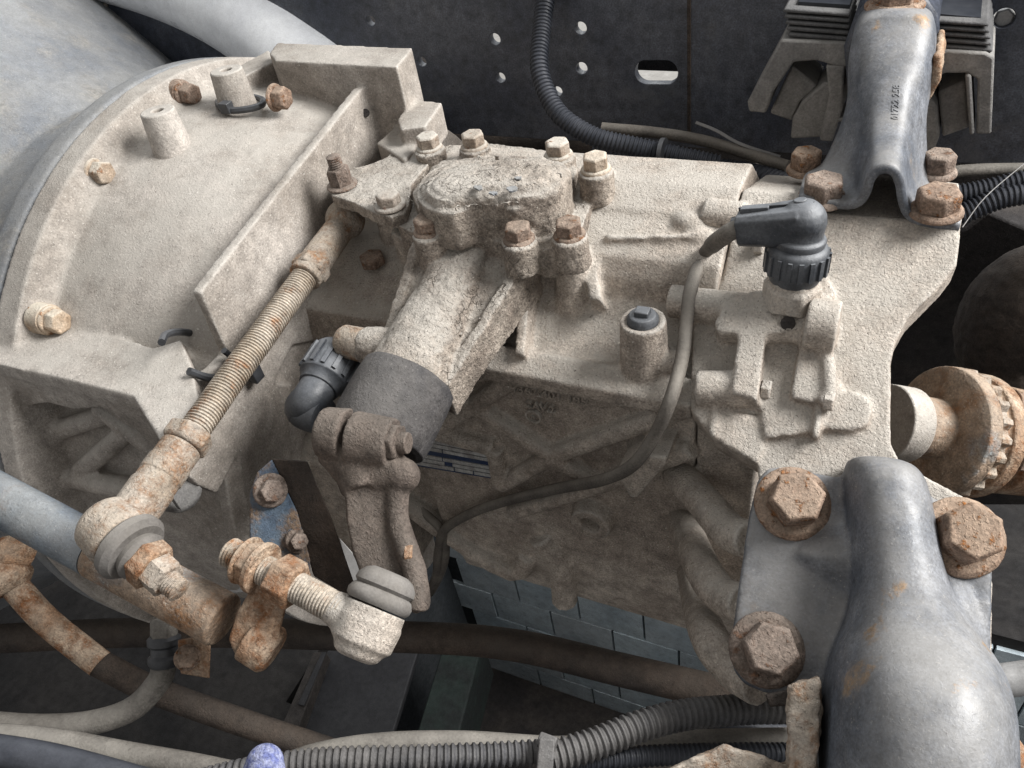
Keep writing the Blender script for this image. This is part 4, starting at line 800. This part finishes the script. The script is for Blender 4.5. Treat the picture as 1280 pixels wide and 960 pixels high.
mb = MB(); mb.lathe(pd(216, 610, .60), ray(230, 622) * -1 + XV*.8, [(0, .018), (.014, .017), (.017, .014)], 24); part('body', mb, 'rubber_mount', dr, bevel=.001)
mb = MB(); mb.box(pd(222, 622, .572), XV*.002, YV*.004, ZV*.009); part('tab', mb, 'rubber_mount', dr, bevel=.0005)

# ================================================================== CABLE TIES ON THE BELL
t = thing('cable_tie', 'black cable tie round the upper boss on the clutch housing', 'cable tie', pc(300, 135, .285))
pl = [(272, 128), (276, 134), (290, 138), (312, 136), (327, 131), (328, 125), (318, 122), (300, 121)]
mb = MB(); mb.tube([pc(u, v, .287 + (.004 if v > 130 else 0)) for u, v in pl], .0030, 8, sub=6); part('strap', mb, 'black', t)
mb = MB(); mb.box(pc(283, 134, .294), XV*.005, YV*.004, ZV*.0045); part('lock', mb, 'black', t, bevel=.0006)
t = thing('cable_tie', 'black cable tie hooked through the notch behind the threaded rod', 'cable tie', pd(260, 450, .6))
mb = MB(); mb.tube([px(248, 418, -.47), px(226, 415, -.465), px(208, 418, -.455), px(202, 428, -.445)], .0028, 8, sub=6); part('upper_strap', mb, 'black', t)
mb = MB(); mb.tube([px(236, 464, -.427), px(262, 472, -.424), px(300, 472, -.424), px(316, 466, -.424)], .0030, 8, sub=6); mb.tube([px(280, 438, -.424), px(296, 452, -.424), px(312, 466, -.424)], .0025, 8, sub=4); part('lower_strap', mb, 'black', t)
mb = MB(); mb.box(px(318, 466, -.422), XV*.004, YV*.005, ZV*.007); part('lock', mb, 'black', t, bevel=.0008)

# ================================================================== LOW FOREGROUND: PIPES, HOSES, CONDUITS
mb = MB(); mb.tube([pd(-40, 800, .92), pd(200, 790, .90), pd(500, 796, .86), pd(640, 806, .84), pd(780, 838, .80), pd(925, 872, .77)], .0165, 20); single('chassis_pipe', mb, 'brown', 'long dark brown pipe running below the gearbox', 'pipe')
t = thing('tie_rod', 'rusty speckled rod with ball end at the left edge', 'rod', pd(20, 740, .66))
mb = MB(); mb.tube([pd(20, 735, .66), pd(60, 778, .66), pd(125, 830, .66)], .0110, 18, sub=4); part('dusty_length', mb, 'rust', t)
mb = MB(); mb.tube([pd(122, 828, .661), pd(190, 862, .665), pd(300, 902, .67), pd(430, 945, .68), pd(480, 965, .69)], .0108, 18, sub=4); part('dark_length', mb, 'brown', t)
mb = MB(); mb.lathe(pd(-8, 700, .66), pd(20, 745, .66) - pd(-8, 700, .66), [(0, .016), (.014, .019), (.020, .021), (.024, .020), (.030, .014)], 28); part('ball_end', mb, 'rust', t, bevel=.001)
mb = MB(); mb.tube([pd(-20, 712, .66), pd(12, 690, .66), pd(34, 692, .67)], .014, 16, sub=4); part('ball_stud', mb, 'rust', t)
t = thing('air_hose', 'grey air hose bending up to a clamped fitting, lower left', 'hose', pd(200, 850, .55))
mb = MB(); mb.tube([pd(-40, 902, .55), pd(40, 908, .55), pd(110, 904, .55), pd(165, 886, .55), pd(198, 852, .55), pd(206, 828, .55)], .0082, 18); part('hose', mb, 'hose', t)
mb = MB(); mb.lathe(pd(206, 832, .55), pd(205, 795, .55) - pd(206, 832, .55), [(0, .0095), (.003, .011), (.006, .011), (.008, .0088), (.013, .0088), (.015, .011), (.019, .011), (.021, .009)], 24); part('clamp', mb, 'black', t)
mb = MB(); mb.bolt(pd(205, 796, .55), pd(205, 770, .55) - pd(205, 796, .55), .0165, .012, 0, 0); part('fitting', mb, 'hose', t, bevel=.0008)
def hose(name, pts, r, m, label, cat, rings=None, n=16):
    mb = MB(); mb.tube([pd(*p) for p in pts], r, n, rings=rings); return single(name, mb, m, label, cat)
hose('conduit', [(220, 985, .47), (330, 958, .47), (420, 949, .47), (540, 948, .47), (640, 942, .475), (710, 938, .48)], .0068, 'conduit', 'grey corrugated conduit along the bottom edge left of the tie', 'conduit', rings=(.0042, .0007))
hose('conduit', [(690, 946, .475), (740, 930, .48), (800, 908, .49), (860, 894, .50), (930, 888, .51), (1010, 886, .52)], .0088, 'conduit', 'thick corrugated conduit running right under the lower bracket', 'conduit', rings=(.0044, .0008))
hose('conduit', [(690, 955, .485), (760, 948, .49), (860, 944, .50), (1000, 942, .51)], .0060, 'conduit_dark', 'thin dark corrugated conduit under the thick one', 'conduit', rings=(.0034, .0005))
hose('foreground_hose', [(-40, 918, .50), (60, 926, .50), (160, 944, .50), (260, 962, .49), (380, 990, .48)], .0078, 'hose', 'dusty hose slanting down along the bottom left', 'hose')
hose('foreground_hose', [(-40, 934, .47), (60, 950, .47), (160, 976, .47), (240, 1000, .47)], .0095, 'conduit_dark', 'dark hose in the bottom left corner', 'hose')
hose('foreground_hose', [(340, 962, .50), (400, 942, .50), (480, 930, .50), (580, 928, .50), (680, 934, .505), (760, 935, .51)], .0070, 'hose', 'dusty hose behind the corrugated conduit at the bottom', 'hose')
hose('foreground_hose', [(680, 936, .53), (800, 930, .53), (900, 926, .53), (1010, 924, .53)], .0075, 'hose', 'tan hose below the thick conduit at lower right', 'hose')
hose('foreground_hose', [(700, 962, .50), (800, 950, .505), (900, 946, .51), (1000, 950, .52)], .0075, 'wire', 'lowest tan hose under the thin dark conduit', 'hose')
hose('foreground_hose', [(780, 912, .54), (860, 905, .545), (940, 910, .55), (1010, 912, .55)], .0055, 'conduit_dark', 'thin black hose just below the thick conduit', 'hose')
t = thing('conduit_tie', 'grey tie strap gathering the conduits at the bottom', 'cable tie', pd(686, 940, .47))
mb = MB(); a = pd(682, 922, .472); b = pd(682, 975, .466); d_ = (b - a); mb.prism([pd(674, 922, .463), pd(694, 924, .463), pd(690, 985, .455), pd(668, 985, .455)], ray(680, 950) * .004); part('strap', mb, 'conduit', t, bevel=.001)
mb = MB(); mb.box(pd(684, 928, .468), XV*.0055, YV*.004, ZV*.003); part('lock', mb, 'conduit', t, bevel=.001)
mb = MB(); mb.tube([pd(326, 1010, .40), pd(329, 975, .402), pd(331, 955, .405), pd(332, 949, .406)], lambda q: .0105 - .0045 * max(0, q - .55) ** 1.5 / .3, 20, sub=8)
mb.sphere(pd(331, 954, .405), .0096); single('glove_fingertip', mb, 'denim', 'blue knitted glove fingertip at the bottom edge', 'glove', remesh=.0012, smooth=4)
mb = MB(); mb.tube([pd(1203, 284, .56), pd(1232, 246, .565), pd(1282, 203, .57)], .00035, 6, sub=4); single('loose_strand', mb, 'pale_flap', 'thin pale strand hanging off the right mount foot', 'strand')
